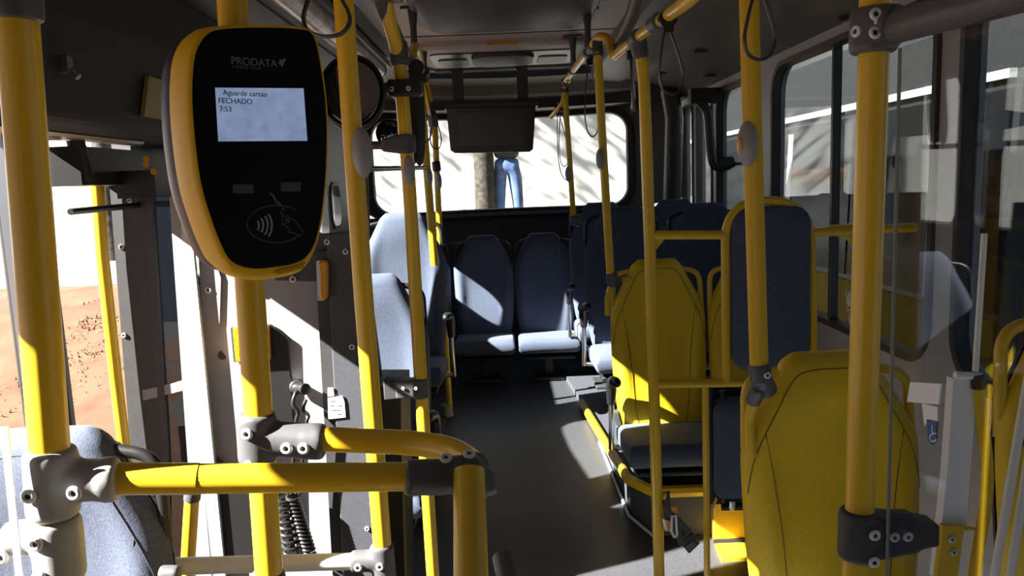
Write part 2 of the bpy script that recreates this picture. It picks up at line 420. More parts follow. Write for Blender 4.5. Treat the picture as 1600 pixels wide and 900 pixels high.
# header over the rear window, beams on the ceiling, corner pillars
b = B(); extr_p = [(5.35, 2.25), (5.40, 2.20), (5.62, 2.175), (5.70, 2.12), (5.86, 2.10), (5.90, 2.035), (6.25, 2.03), (6.25, 2.25)]
loftp(b, [[(x, y-(.45*((x-.1)/1.2)**2), z) for y, z in extr_p] for x in xs]); struct('trim_6', b, 'darkgrey', auto=30)
b = B(); tube(b, [(1.17, 5.58, .2), (1.185, 5.60, 1.3), (1.20, 5.56, 1.9), (1.15, 5.48, 2.1)], .065, 16); struct('trim_7', b, 'shell')
b = B(); tube(b, [(-1.03, 5.58, .2), (-1.04, 5.60, 1.3), (-1.05, 5.56, 1.9), (-1.02, 5.45, 2.05)], .022, 12); struct('trim_8', b, 'midgrey')
# front end of the bus behind the camera (dashboard wall with windscreen opening)
b = B(); box2(b, (XL, YF-.05, 0), (XR, YF, 1.0)); box2(b, (XL, YF-.05, 1.85), (XR, YF, 2.3)); box2(b, (XL, YF-.05, 1), (XL+.12, YF, 1.85)); box2(b, (XR-.12, YF-.05, 1), (XR, YF, 1.85)); box2(b, (XL+.5,YF-.05,1),(XR-.12,YF,1.85))
struct('wall_front', b, 'darkgrey', smooth=False)
# raised seat platforms along both walls, with the yellow nosing on the right one
pf = [(.30, 5.25), (.385, 4.25), (.44, 3.45), (.47, 3.12), (.545, 2.98), (XR, 2.98), (XR, 5.25)]
b = B(); prism(b, [(x, y, 0) for x, y in pf], (0, 0, .225)); pod = struct('floor_platform', b, 'cabinet', smooth=False)
b = B(); tube(b, [(.372, 4.27, .226), (.432, 3.45, .226), (.462, 3.115, .226), (.545, 2.972, .226), (XR-.01, 2.972, .226)], 0, 8, flat=(.026, .02), side=(0, 0, 1), caps=True); obj('nosing', b, 'yellow', pod, smooth=False, label='yellow edge strip of the platform')
b = B(); tube(b, [(.408, 3.72, fz(3.72)+.006), (.428, 3.45, fz(3.45)+.008), (.458, 3.11, fz(3.11)+.008), (.54, 2.965, fz(2.965)+.008)], .007, 8); obj('base_strip', b, 'alu', pod, label='white strip at the foot of the platform')
b = B(); prism(b, [(XL, 3.15, 0), (-.40, 3.15, 0), (-.40, 5.0, 0), (XL, 5.0, 0)], (0, 0, .2)); struct('floor_platform', b, 'cabinet', smooth=False)
# wheel arch box painted yellow, right
b = B(); box2(b, (.775, 2.93, 0), (XR-.003, 2.985, .235)); wa = struct('trim_9', b, 'yellow', bevel=.008)
b = B(); box2(b, (.77, 2.80, 0), (XR-.003, 2.932, .022)); lip = obj('lower_lip', b, 'yellow', wa, bevel=.004)
b = B(); box2(b, (.772, 2.922, .022), (XR-.003, 2.931, .036)); obj('kick_strip', b, 'rubber', wa)
# ------------------------------------------------------------------ outside
def gz(x, y):
    t = min(1, max(0, (y-2.6)/6.2)); t = t*t*(3-2*t); return -.85+1.35*t
b = B(); nx, ny = 60, 40
g = [[b.verts.new((-20+19.0*i/nx, -8+17*j/ny, gz(0, -8+17*j/ny)+random.uniform(-.02, .02))) for i in range(nx+1)] for j in range(ny+1)]
for j in range(ny):
    for i in range(nx): b.faces.new((g[j][i], g[j][i+1], g[j+1][i+1], g[j+1][i]))
struct('ground', b, 'dirt')
b = B(); box2(b, (-22, -10, -.95), (22, 9, -.86)); struct('ground_road', b, 'asphalt')
b = B(); box2(b, (-24, 9.0, -.9), (24, 16, .68)); struct('ground_terrace', b, 'concrete')
b = B(); box2(b, (-24, 8.86, -.9), (24, 9.0, .60)); struct('trim_10', b, 'concrete', bevel=.01)
b = B(); box2(b, (-24, 11.0, .58), (24, 11.3, 6.0)); struct('wall_building', b, 'white')
# grass tufts on the dirt bank
def tuft(x, y, s, n):
    b = B()
    for k in range(n):
        a = random.uniform(0, 6.28); r = random.uniform(0, s); px, py = x+r*math.cos(a), y+r*math.sin(a); h = random.uniform(.04, .12)*(.6+s)
        z = gz(px, py)-.01; a2 = random.uniform(0, 6.28); dx, dy = .012*math.cos(a2), .012*math.sin(a2)
        v = [b.verts.new(q) for q in ((px-dx, py-dy, z), (px+dx, py+dy, z), (px+dy*4*random.uniform(-1, 1), py+dx*4*random.uniform(-1, 1), z+h))]
        b.faces.new(v)
    return tag(obj('grass', b, 'grass'), 'patch of green weeds on the red dirt beyond the door', 'grass', kind='stuff')
b = None
def grass_all():
    bb = B()
    for px, py, s, n in ((150, 505, .22, 150), (140, 530, .28, 170), (120, 560, .2, 80), (112, 575, .25, 90), (150, 470, .15, 25), (250, 560, .35, 160), (262, 520, .3, 140), (110, 610, .3, 90), (255, 590, .3, 120), (20, 620, .4, 160)):
        # find the bank point on the ray
        d = ray(px, py); t = .5
        while t < 30 and (CAM+d*t).z > gz(0, (CAM+d*t).y): t += .02
        c = CAM+d*t
        for k in range(int(n*.6)):
            a = random.uniform(0, 6.28); r = s*math.sqrt(random.random()); qx, qy = c.x+r*math.cos(a), c.y+r*math.sin(a); h = random.uniform(.02, .07)
            if qx > XL-.2: continue
            z = gz(qx, qy)-.03; a2 = random.uniform(0, 6.28); dx, dy = .014*math.cos(a2), .014*math.sin(a2)
            v = [bb.verts.new(q) for q in ((qx-dx, qy-dy, z), (qx+dx, qy+dy, z), (qx+random.uniform(-.05, .05), qy+random.uniform(-.05, .05), z+h))]
            bb.faces.new(v)
    tag(obj('grass', bb, 'grass', smooth=False), 'green weeds growing in the red dirt beyond the open door', 'grass', kind='stuff')
grass_all()
# trees; the second, unseen one is added to dapple the building wall
def tree(x, y, z, r, h, label, canr, seed, n=1500, lean=0.0):
    rnd = random.Random(seed)
    t = thing('tree', label, 'tree', (x, y, z))
    b = B()
    pts = [V((x+lean*k/8*h + rnd.uniform(-.012, .012), y, z+h*k/8)) for k in range(9)]
    tube(b, pts, [r*(1.15-.045*k+rnd.uniform(-.04, .04)) for k in range(9)], 18); obj('trunk', b, 'bark', t)
    top = pts[-1]; b = B(); tips = []
    for k in range(9):
        a = k*.7+rnd.uniform(-.2, .2); q = top+V((math.cos(a)*canr*.7, math.sin(a)*canr*.6, rnd.uniform(.3, 1.5))); m_ = (top+q)/2+V((0, 0, .3)); tips += [q, m_]
        tube(b, spline([top-V((0, 0, .15)), m_, q], 5), [r*.5*(1-.08*j) for j in range(11)], 8)
    obj('branches', b, 'bark', t)
    b = B()
    for k in range(n):
        c = rnd.choice(tips)+V((rnd.gauss(0, .55), rnd.gauss(0, .5), rnd.gauss(0, .35)))
        q = Quaternion((rnd.gauss(0, 1), rnd.gauss(0, 1), rnd.gauss(0, 1), rnd.gauss(0, 1))); q.normalize(); s = rnd.uniform(.05, .11)
        v = [b.verts.new(c+q @ V(p)*s) for p in ((-1, 0, 0), (0, -.45, .1), (1.1, 0, 0), (0, .45, .1))]; b.faces.new(v)
    obj('foliage', b, 'leaf', t, smooth=False); return t
tc = P(757, 285, 9.7)
tree(tc.x, 9.7, .67, .118, 4.2, 'rough grey tree trunk standing behind the rear window', 2.4, 3, lean=.004)
tree(-5.2, 10.1, .67, .14, 4.3, 'added leafy tree hidden behind the grey partition, dappling the wall', 2.1, 5, 2400)
# standing person on the terrace, seen through the rear window
PS = 1.07
pc = P(793, 285, 9.75); px0 = pc.x; py0 = 9.75; pz0 = .68
per = thing('person', 'person in blue jeans standing beside the tree trunk outside', 'person', (px0, py0, pz0))
def skinfig(name, verts, edges, rad, m, parent, sub=2):
    me = bpy.data.meshes.new(name); me.from_pydata([V(v)*PS+V((px0, py0, pz0)) for v in verts], edges, []); me.materials.append(M[m])
    o = bpy.data.objects.new(name, me); COL.objects.link(o); o.parent = parent; o.location = -parent.location
    s = o.modifiers.new('skin', 'SKIN'); s.use_smooth_shade = True
    for i, r in enumerate(rad):
        r = r if isinstance(r, tuple) else (r, r); r = (r[0]*PS, r[1]*PS); me.skin_vertices[0].data[i].radius = r
    me.skin_vertices[0].data[0].use_root = True
    d = o.modifiers.new('sub', 'SUBSURF'); d.levels = sub; d.render_levels = sub
    return o
jv = [(0, 0, .98), (-.06, 0, .90), (-.09, 0, .82), (-.10, -.01, .5), (-.115, .01, .1), (.06, 0, .90), (.09, 0, .82), (.115, -.02, .5), (.125, .01, .1), (0, 0, 1.06)]
skinfig('jeans', jv, [(0, 1), (1, 2), (2, 3), (3, 4), (0, 5), (5, 6), (6, 7), (7, 8), (0, 9)], [(.14, .10), .095, .09, .068, .06, .095, .09, .068, .06, (.155, .10)], 'jeans', per)
bv = [(0, 0, 1.1), (0, 0, 1.3), (0, .01, 1.45), (0, .0, 1.53), (0, -.01, 1.60), (0, -.015, 1.70), (-.15, 0, 1.43), (-.18, .02, 1.2), (-.12, -.13, 1.12), (-.03, -.15, 1.12), (.15, 0, 1.43), (.18, .02, 1.2), (.12, -.13, 1.13), (.04, -.15, 1.14)]
skinfig('body', bv, [(0, 1), (1, 2), (2, 3), (3, 4), (4, 5), (2, 6), (6, 7), (7, 8), (8, 9), (2, 10), (10, 11), (11, 12), (12, 13)], [(.13, .09), (.14, .10), (.13, .09), .05, (.07, .085), (.065, .08), .05, .042, .03, .03, .05, .042, .03, .03], 'skin', per)
skinfig('shirt', [(0, 0, 1.0), (0, 0, 1.3), (0, .01, 1.44), (-.18, 0, 1.42), (-.21, .01, 1.25), (.18, 0, 1.42), (.21, .01, 1.25)], [(0, 1), (1, 2), (2, 3), (3, 4), (2, 5), (5, 6)], [(.165, .115), (.165, .12), (.15, .105), .07, .062, .07, .062], 'shirt', per)
b = B(); ellipsoid(b, (px0, py0+.01, pz0+1.71*PS), (.085, .10, .085)); obj('hair', b, 'hair', per)
for s in (-1, 1):
    b = B(); ellipsoid(b, (px0+s*.128, py0-.05, pz0+.045), (.045, .13, .045)); obj('shoe', b, 'black', per)
# neighbouring bus on the right
NX = 2.42
nb = thing('bus', 'yellow and white bus parked alongside, seen through the right windows', 'bus', (NX+1.2, 9.5, -.86))
prof = [(NX, -.55), (NX, .72), (NX+.05, 1.75), (NX+.08, 2.35), (NX+.35, 2.60), (NX+1.2, 2.66), (NX+2.0, 2.60), (NX+2.35, 2.3), (NX+2.4, .72), (NX+2.4, -.55)]
b = B(); loftp(b, [[(x, y, z) for x, z in prof] for y in (3.75, 14.5)]); obj('body', b, 'busgrey', nb, auto=30)
b = B(); box2(b, (NX-.012, 3.8, -.5), (NX, 14.4, .70)); obj('side_skirt', b, 'busyel', nb)
b = B(); prism(b, [(NX-.012, 3.8, .74), (NX+.034, 3.8, 1.85), (NX+.05, 3.8, 1.85), (NX+.05, 3.8, .74)], (0, 10.5, 0)); obj('window_band', b, 'busglass', nb)
for k in range(9):
    y = 4.35+k*1.15
    b = B(); prism(b, [(NX-.02, y, .74), (NX+.026, y, 1.80), (NX+.04, y, 1.80), (NX+.04, y, .74)], (0, .10, 0)); obj('window_pillar', b, 'buswhite' if k % 2 == 0 else 'busglass', nb)
b = B(); box2(b, (NX+.0, 5.55, 1.40), (NX+.05, 6.6, 1.46)); obj('yellow_stripe', b, 'busyel', nb)
b = B(); box2(b, (NX-.0, 5.55, 1.462), (NX+.05, 6.6, 1.50)); obj('red_stripe', b, 'busred', nb)
for y in (5.9, 12.4):
    b = B(); tube(b, [(NX-.02, y, -.38), (NX+.25, y, -.38)], .47, 28); wh = obj('wheel', b, 'rubber', nb)
    b = B(); tube(b, [(NX-.035, y, -.38), (NX-.01, y, -.38)], .22, 20); obj('hub', b, 'steel', wh)
b = B(); box2(b, (NX+.02, 3.8, 1.90), (NX+.085, 14.3, 1.945)); obj('gutter', b, 'buswhite', nb, smooth=False)
lt = P(1400, 552, 4.6); lx = PX(1397, 565, NX-.016)
text('lettering', 'sid', .20, 'shell', nb, (NX-.016, lx.y, lx.z), (0, -1, 0), (0, 0, 1), ext=.002)
# ------------------------------------------------------------------ yellow poles and the guard rail in front
YEL = 'yellow poles and rails'
def clamp(parent, segs, m='conn', vox=.0035, it=5, screws=(), name='connector', label=None, extra=None):
    b = B()
    for a, c, r in segs: capsule(b, a, c, r, 20)
    if extra: extra(b)
    o = fuse(obj(name, b, m, parent, label=label), vox, it)
    for s in screws: screw(o, *s)
    return o
def pole(name, label, pts, r, m='yellow', group=None, cat='pole', bend=0):
    p = [V(q) for q in pts]
    t = thing(name, label, cat, p[-1], group)
    b = B(); tube(b, fillet(p, bend) if bend else p, r, 24); obj('tube', b, m, t)
    return t
def bell(parent, px, py, Y, w, h, side=1, button=False):
    c = P(px, py, Y); b = B(); ww = w*Y/F/2; hh = h*Y/F/2
    ellipsoid(b, c, (ww, ww*.95, hh), u=20, v=16); ellipsoid(b, c+V((0, 0, -.1*hh)), (ww*.9, ww*1.05, hh*.8))
    o = obj('bell_push', b, 'bell', parent, label='grey bell push housing')
    if button:
        b = B(); ellipsoid(b, c+V((-ww*.85, -ww*.45, 0)), (ww*.25, ww*.35, hh*.35)); obj('button', b, 'red', o, label='orange push button')
    return o
def fl(p, r, n=(0, -1, 0)):    # point on the front of a sleeve
    return V(p)+V(n)*r

# left foreground pole
Pl = lambda x, y: P(x, y, .80)
t = pole('pole', 'leftmost yellow pole, sunlit low down, in front of the blue seat', [Pl(22, -30), Pl(78, 705), P(93, 905, .80), (Pl(93, 905)+V((.01, 0, -.9)))], .0198, group=YEL)
b = B(); capsule(b, Pl(21, -40), Pl(27, 33), .0245); obj('sleeve', b, 'conn', t)
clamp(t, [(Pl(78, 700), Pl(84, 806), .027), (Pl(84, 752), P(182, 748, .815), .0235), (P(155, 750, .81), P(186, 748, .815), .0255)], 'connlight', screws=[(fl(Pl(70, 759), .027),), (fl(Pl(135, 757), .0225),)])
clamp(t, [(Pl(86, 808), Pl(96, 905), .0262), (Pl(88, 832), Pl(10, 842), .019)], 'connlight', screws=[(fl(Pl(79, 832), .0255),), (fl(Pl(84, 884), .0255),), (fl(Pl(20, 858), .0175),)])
# guard rail: front tube, rear tube with a bend, corner fitting, sloping leg
A = P(182, 748, .815); C = P(705, 744, .885)
t = thing('guard_rail', 'yellow horizontal guard rail with grey corner fitting in the foreground', 'rail', P(735, 905, .80), YEL)
b = B(); tube(b, [A, P(310, 748, .832)], .0178, 24); tube(b, [P(309, 748, .832), C], .0170, 24); obj('front_tube', b, 'yellow', t)
R0 = P(500, 686, 1.03); R1 = P(640, 692, 1.03)
b = B(); tube(b, spline([R0, P(570, 689, 1.03), R1, P(700, 702, 1.0), P(735, 722, .955), P(742, 745, .90)], 8), .0172, 24); obj('rear_tube', b, 'yellow', t)
leg0 = P(733, 735, .875); leg1 = P(736, 905, .79)
b = B(); tube(b, [leg0, leg1, leg1+(leg1-leg0)*3.5], [.0185, .0192, .0192], 24); obj('leg_tube', b, 'yellow', t)
clamp(t, [(P(632, 746, .872), P(700, 745, .885), .0218), (P(700, 742, .885), P(748, 740, .90), .0235), (P(738, 722, .93), P(736, 770, .885), .0235), (P(748, 738, .91), P(752, 775, .895), .021)],
      screws=[(P(697, 717, .875), (0, -.5, 1), .9), (P(733, 711, .885), (.1, -.4, 1), .9)])
b = B(); capsule(b, P(785, 868, .95), P(800, 930, .9), .014); obj('end_knob', b, 'conn', t, label='grey rounded knob beside the leg')
# validator pole
Yv = 1.03
t = pole('pole', 'yellow pole that carries the ticket validator', [P(361, -30, Yv), P(390, 440, Yv), P(421, 905, Yv), P(421, 905, Yv)+V((.0, 0, -.9))], .0192, group=YEL)
clamp(t, [(P(400, 645, Yv), P(404, 722, Yv), .0275), (P(404, 684, Yv), P(505, 690, Yv), .0245), (P(470, 689, Yv), P(508, 690, Yv), .0255)],
      screws=[(fl(P(397, 668, Yv), .0275), (-.1, -1, 0)), (fl(P(399, 717, Yv), .0275), (-.1, -1, 0)), (fl(P(456, 691, Yv), .0245),), (fl(P(482, 691, Yv), .0245),)])
clamp(t, [(P(418, 893, Yv), P(423, 960, Yv), .025)])
# pole with the first bell push
Yb = 1.45
t = pole('pole', 'yellow pole with a large grey bell push right of the validator', [P(535, -25, Yb), P(565, 420, Yb), P(598, 860, Yb), P(602, 905, Yb)+V((0, 0, -.75))], .0182, group=YEL)
bell(t, 566, 239, Yb-.012, 32, 78)
b = B(); tube(b, [P(572, 275, Yb+.01), P(575, 372, Yb+.01)], .0045, 10); obj('conduit', b, 'midgrey', t)
clamp(t, [(P(596, 850, Yb), P(603, 930, Yb), .024), (P(600, 875, Yb), P(549, 877, Yb), .022)], screws=[(fl(P(563, 878, Yb), .022),), (fl(P(597, 876, Yb), .024),)])
# low grey rail between the two poles
t = thing('low_rail', 'grey metal rail low down behind the yellow validator pole', 'rail', P(280, 884, 1.42))
b = B(); tube(b, [P(262, 885, 1.40), P(550, 877, Yb)], .0165, 20); obj('tube', b, 'alu', t)
b = B(); capsule(b, P(250, 897, 1.15), P(282, 897, 1.15), .014); capsule(b, P(266, 895, 1.15), P(268, 960, 1.15), .013); fuse(obj('end_fitting', b, 'conn', t), .004, 4)
# pole beside the grey partition, with the mirror clamps
Yc = 2.1
t = pole('pole', 'yellow pole at the corner of the grey partition with mirror clamps', [P(597, -25, 2.0), P(610, 40, 2.06), P(624, 90, Yc), P(640, 300, Yc), P(660, 640, Yc), P(677, 905, Yc), P(690, 1100, Yc)], .0185, group=YEL, bend=.04)
clamp(t, [(P(621, 64, Yc), P(625, 103, Yc), .026)], vox=.004)
c1 = P(632, 138, Yc); 
def ex(b): box(b, P(634, 138, Yc-.01), (.088, .05, .044))
clamp(t, [(P(624, 138, Yc), P(600, 138, Yc-.01), .016)], 'black', extra=ex, vox=.004, screws=[(P(612, 139, Yc-.037), (0, -1, 0), .8), (P(638, 138, Yc-.037), (0, -1, 0), .8)], name='mirror_clamp')
def ex2(b): loftp(b, [[P(x, y, Yc-.01)+V((0, d, 0)) for y, d in ((y0, -.02), (y1, -.02), (y1, .03), (y0, .03))] for x, y0, y1 in ((598, 217, 237), (625, 211, 240), (641, 209, 241))])
clamp(t, [(P(635, 211, Yc), P(637, 240, Yc), .024), (P(600, 227, Yc), P(580, 227, Yc), .012)], extra=ex2, vox=.004)
bell(t, 639, 266, Yc-.015, 19, 46)
def ex3(b): box(b, P(634, 606, Yc-.01), (.055, .045, .050))
clamp(t, [(P(655, 590, Yc), P(657, 622, Yc), .0245)], extra=ex3, vox=.004, screws=[(P(630, 607, Yc-.035), (0, -1, 0), .6), (P(650, 607, Yc-.036), (0, -1, 0), .6)])
b = B(); tube(b, [P(577, 264, 2.1), P(665, 262, 3.25)], .008, 10); obj('cross_bar', b, 'black', t)
# two far left poles
t = pole('pole', 'thin yellow pole ending behind the tall sunlit blue seat', [P(656, 128, 3.3), P(670, 300, 3.3), P(679, 415, 3.3)], .0172, group=YEL)
bell(t, 671, 277, 3.28, 10, 28)
t = pole('pole', 'farthest yellow pole on the left with two silver clips', [P(666, 130, 4.3), P(679, 190, 4.3), P(690, 430, 4.28), P(704, 660, 4.24)], .0168, group=YEL)
b = B(); capsule(b, P(667, 138, 4.3), P(675, 182, 4.3), .02); obj('upper_sleeve', b, 'yellow', t)
clamp(t, [(P(675, 180, 4.28), P(678, 198, 4.28), .028)], vox=.005)
clamp(t, [(P(681, 252, 4.28), P(683, 268, 4.28), .024)], 'black', vox=.005)
bell(t, 686, 283, 4.26, 9, 26)
for q in (396, 453):
    c = P(687 if q < 400 else 691, q, 4.28); b = B(); box(b, c, (.052, .045, .058)); obj('clip', b, 'alu', t, bevel=.006, label='silver clip')
b = B(); capsule(b, P(698, 632, 4.24), P(698, 652, 4.24), .034); capsule(b, P(701, 645, 4.24), P(703, 662, 4.24), .026); obj('foot', b, 'connlight', t)

# right foreground pole, its fittings, pipe and acrylic screen
Yr = 1.07
t = pole('pole', 'thick yellow pole holding the clear screen at the right', [P(1368, -30, Yr), P(1365, 90, Yr), P(1343, 800, Yr), P(1338, 905, Yr), P(1336, 905, Yr)+V((0, 0, -.85))], .0200, group=YEL)
pe = P(1420, 42, 1.03)
clamp(t, [(P(1366, 12, Yr), P(1364, 84, Yr), .031), (P(1368, 40, Yr), P(1402, 42, 1.04), .029)], screws=[(fl(P(1351, 30, Yr), .031), (-.1, -1, 0)), (fl(P(1358, 41, Yr), .031), (-.1, -1, 0)), (fl(P(1350, 58, Yr), .031), (-.1, -1, 0)), (P(1339, 49, Yr-.01), (-1, -.5, 0))])
def ex4(b): loftp(b, [[P(x, y, Yr-.005)+V((0, d, 0)) for y, d in ((y0, -.02), (y1, -.02), (y1, .02), (y0, .02))] for x, y0, y1 in ((1345, 800, 870), (1370, 801, 866), (1425, 803, 856), (1432, 808, 850), (1458, 812, 846))])
clamp(t, [(P(1342, 796, Yr), P(1340, 872, Yr), .0285)], 'darkgrey', extra=ex4, screws=[(fl(P(1352, 822, Yr), .0285),), (fl(P(1351, 863, Yr), .0285),), (P(1397, 839, Yr-.027), (0, -1, 0), .9), (P(1418, 838, Yr-.027), (0, -1, 0), .9)])
t = thing('screen_pipe', 'dark grey pipe running from the thick right pole along the screen top', 'pipe', P(1405, 42, 1.04))
b = B(); tube(b, [P(1395, 43, 1.045), (pe.x+.02, .82, pe.z-.003), (pe.x+.03, .45, pe.z-.01)], .0215, 20); obj('tube', b, 'conn', t)
SX = .525
t = thing('screen', 'clear acrylic screen beside the thick right pole', 'screen', (SX, .7, .6))
e0 = PX(1406, 75, SX); e1 = PX(1386, 900, SX)
b = B(); prism(b, [(SX, e0.y, e0.z), (SX, e1.y, .70), (SX, .40, .70), (SX, .40, e0.z)], (.003, 0, 0)); obj('pane', b, 'acryl', t, smooth=False)
b = B(); prism(b, [(SX-.001, e0.y+.0005, e0.z), (SX-.001, e1.y+.0005, .70), (SX+.0032, e1.y+.0005, .70), (SX+.0032, e0.y+.0005, e0.z)], (0, .0025, 0)); obj('edge', b, 'acredge', t, smooth=False)
b = B(); q = [PX(1422, 597, SX-.003), PX(1470, 600, SX-.003), PX(1466, 632, SX-.003), PX(1417, 628, SX-.003)]; prism(b, q, (.002, 0, 0)); lb = obj('label', b, 'paper', t, smooth=False, label='white notice label')
t2 = thing('screen', 'clear acrylic screen cut off at the lower left edge beside the blue seat', 'screen', (-.53, .6, .6))
e0 = PX(0, 600, -.525); e1 = PX(20, 900, -.525)
b = B(); prism(b, [(-.525, e0.y+.002, 1.27), (-.525, e1.y, .8), (-.525, .45, .8), (-.525, .45, 1.27)], (-.008, 0, 0)); obj('pane', b, 'acryl', t2, smooth=False)
b = B(); prism(b, [(-.525, e0.y+.0025, 1.27), (-.525, e1.y+.0005, .8), (-.533, e1.y+.0005, .8), (-.533, e0.y+.0025, 1.27)], (0, .002, 0)); obj('edge', b, 'alu', t2, smooth=False)
# white post, yellow foot and yellow handle behind the screen
YW = 1.22
t = thing('white_post', 'white flat post with a yellow bolted foot behind the clear screen', 'post', P(1485, 905, YW))
b = B(); prism(b, [P(1490, 592, YW), P(1522, 594, YW), P(1523, 652, YW), P(1503, 905, YW), P(1462, 905, YW), P(1480, 740, YW)], (0, .02, 0)); obj('bar', b, 'postw', t, smooth=False)  # sunlight that does not reach the post is put into its white
b = B(); tube(b, [P(1492, 586, YW), P(1533, 588, YW)], .0062, 12); obj('top_rail', b, 'postw', t)
b = B(); prism(b, [P(1474, 822, YW-.012), P(1507, 823, YW-.012), P(1496, 905, YW-.012), P(1464, 905, YW-.012)], (0, .012, 0)); prism(b, [P(1507, 823, YW-.012), P(1532, 827, YW+.02), P(1507, 829, YW-.012)], (0, .006, 0)); fo = obj('foot', b, 'yellow', t, smooth=False, label='yellow bolted foot')
for q in ((1487, 842), (1490, 862)): screw(fo, P(*q, YW-.012), s=.75)
b = B(); tube(b, [P(1538, 365, YW), P(1524, 580, YW)], .0048, 10); obj('upper_rod', b, 'postw', t)
t = thing('grab_handle', 'slim curved yellow handle with black cap behind the clear screen', 'handle', P(1520, 905, YW))
b = B(); tube(b, spline([P(1528, 600, YW), P(1533, 650, YW), P(1542, 720, YW), P(1541, 780, YW), P(1530, 850, YW), P(1518, 920, YW)], 8), .0095, 16); obj('tube', b, 'yellow', t)
b = B(); capsule(b, P(1527, 585, YW), P(1528, 607, YW), .0115); obj('cap', b, 'black', t)
for x0, x1, lab in ((1612, 1553, 'slim white rod right of the curved yellow handle'), (1632, 1578, 'outermost slim white rod at the right edge of the photo')):
    t = thing('white_rod', lab, 'rod', P(x1, 905, 1.25), 'slim white rods')
    b = B(); tube(b, [P(x0, 560, 1.25), P(x1, 905, 1.25)], .0075, 10); obj('rod', b, 'postw', t)

# ------------------------------------------------------------------ ticket validator
al = math.radians(41)
VN = V((math.sin(al), -math.cos(al), 0)); VC = P(395, 238, .93)
def FV(px, py, d=0.):
    r = ray(px, py); s = ((VC+VN*d)-CAM).dot(VN)/r.dot(VN); return CAM+r*s
VR = V((math.cos(al), math.sin(al), 0)); VU = V((0, 0, 1))
fo = [(488, 55), (500, 105), (508, 170), (509, 230), (506, 290), (499, 345), (488, 385), (468, 407), (430, 416), (390, 418), (361, 406), (345, 378), (330, 338), (316, 290), (307, 230), (302, 170), (302, 120), (308, 80), (325, 54), (352, 46), (405, 44), (462, 46)]
loop = spline([FV(*p) for p in fo], 5, closed=True)
def off(e, d, chin=0):
    out = []
    n = len(loop)
    for i, p in enumerate(loop):
        tn = (loop[(i+1) % n]-loop[i-1]).normalized(); nn = VN.cross(tn); 
        if nn.dot(p-VC) < 0: nn = -nn
        out.append(p+nn*e+VN*d+V((0, 0, min(0, nn.z)*chin)))
    return out
t = thing('ticket_validator', 'black and yellow ticket validator with small screen on a yellow pole', 'ticket validator', P(390, 435, 1.0))
b = B(); loftp(b, [off(.001, -.004), off(.0005, .0), off(-.002, .0015)]); obj('face', b, 'gloss', t, auto=30)
b = B(); loftp(b, [off(-.001, -.004), off(.001, .001), off(.003, 0, .006), off(.0055, -.008, .010), off(.009, -.035, .006), off(.008, -.055)]); obj('bezel', b, 'bezel', t, auto=50)
b = B(); loftp(b, [off(.004, -.053), off(.0075, -.057), off(.010, -.075), off(.004, -.10), off(-.02, -.112)]); obj('back_shell', b, 'shell', t, auto=50)
b = B(); prism(b, [FV(430, 424, .002), FV(478, 411, .002), FV(474, 419, .004), FV(434, 429, .004)], -VN*.01); obj('latch', b, 'bezel', t)
b = B(); prism(b, [FV(336, 137, .0015), FV(474, 138, .0015), FV(480, 220, .0015), FV(341, 221, .0015)], VN*.0006); sc = obj('display', b, 'lcd', t, smooth=False, label='pale blue display with reflected light put in as glow')
text('display_text', '  Aguarde cartao', .0085, 'lcdink', sc, FV(342, 148, .0024), VR, VU)
text('display_text', 'FECHADO', .0088, 'lcdink', sc, FV(341, 161, .0024), VR, VU)
text('display_text', '7:53', .0085, 'lcdink', sc, FV(343, 174, .0024), VR, VU)
k = FV(361, 102, .0018)
lg = text('brand_lettering', 'PRODATA', .0122, 'logo', t, FV(361, 100, .0018), VR, VU); 
lg2 = text('brand_lettering', 'mobility Brasil', .0062, 'logo2', t, FV(362, 106, .0018), VR, VU)
b = B(); prism(b, [FV(436, 94, .0017), FV(447, 91, .0017), FV(441, 105, .0017)], VN*.0004); prism(b, [FV(437, 97, .0017), FV(434, 98, .0017), FV(440, 104, .0017)], VN*.0004); obj('emblem', b, 'logo', t, smooth=False)
def strip(pts, wd, m, name, par, closed=False):
    b = B(); tube(b, pts, wd, 6, closed=closed); return obj(name, b, m, par)
strip([FV(432+46*math.cos(a/24*math.pi), 350+29*math.sin(a/24*math.pi), .0016) for a in range(4, 43)], .00045, 'brown', 'oval_mark', t)
for cx, r in ((404, 10), (409, 15), (414, 20), (419, 24)):
    strip([FV(cx+5*math.cos(a)*r/14-3, 352+r*.75*math.sin(a), .0016) for a in [(-70+10*k)*math.pi/180*1.0 for k in range(15)]], .0012, 'wave', 'contactless_wave', t)
strip([FV(x, y, .0016) for x, y in ((474, 362), (466, 352), (459, 343), (452, 341), (446, 345), (440, 344), (442, 350), (448, 354), (455, 360), (449, 361), (452, 364), (459, 363), (466, 368))], .0005, 'brown', 'hand_mark', t)
strip([FV(x, y, .0016) for x, y in ((440, 338), (451, 338), (453, 346), (440, 351))], .0005, 'brown', 'card_mark', t, True)
for x0, x1, y0, y1 in ((364, 396, 288, 302), (439, 470, 285, 299)):
    b = B(); prism(b, [FV(x0, y0, .0014), FV(x1, y0, .0014), FV(x1, y1, .0014), FV(x0, y1, .0014)], VN*.0005); obj('sensor_window', b, 'shell', t, smooth=False)
rnd = random.Random(2)
for k in range(9):
    x0, y0 = 418+k*3.5+rnd.uniform(-4, 4), 295+k*5+rnd.uniform(-6, 6)
    strip([FV(x0, y0, .0016), FV(x0+rnd.uniform(2, 7), y0+rnd.uniform(4, 10), .0016)], .0003, 'wave', 'scratch', t)
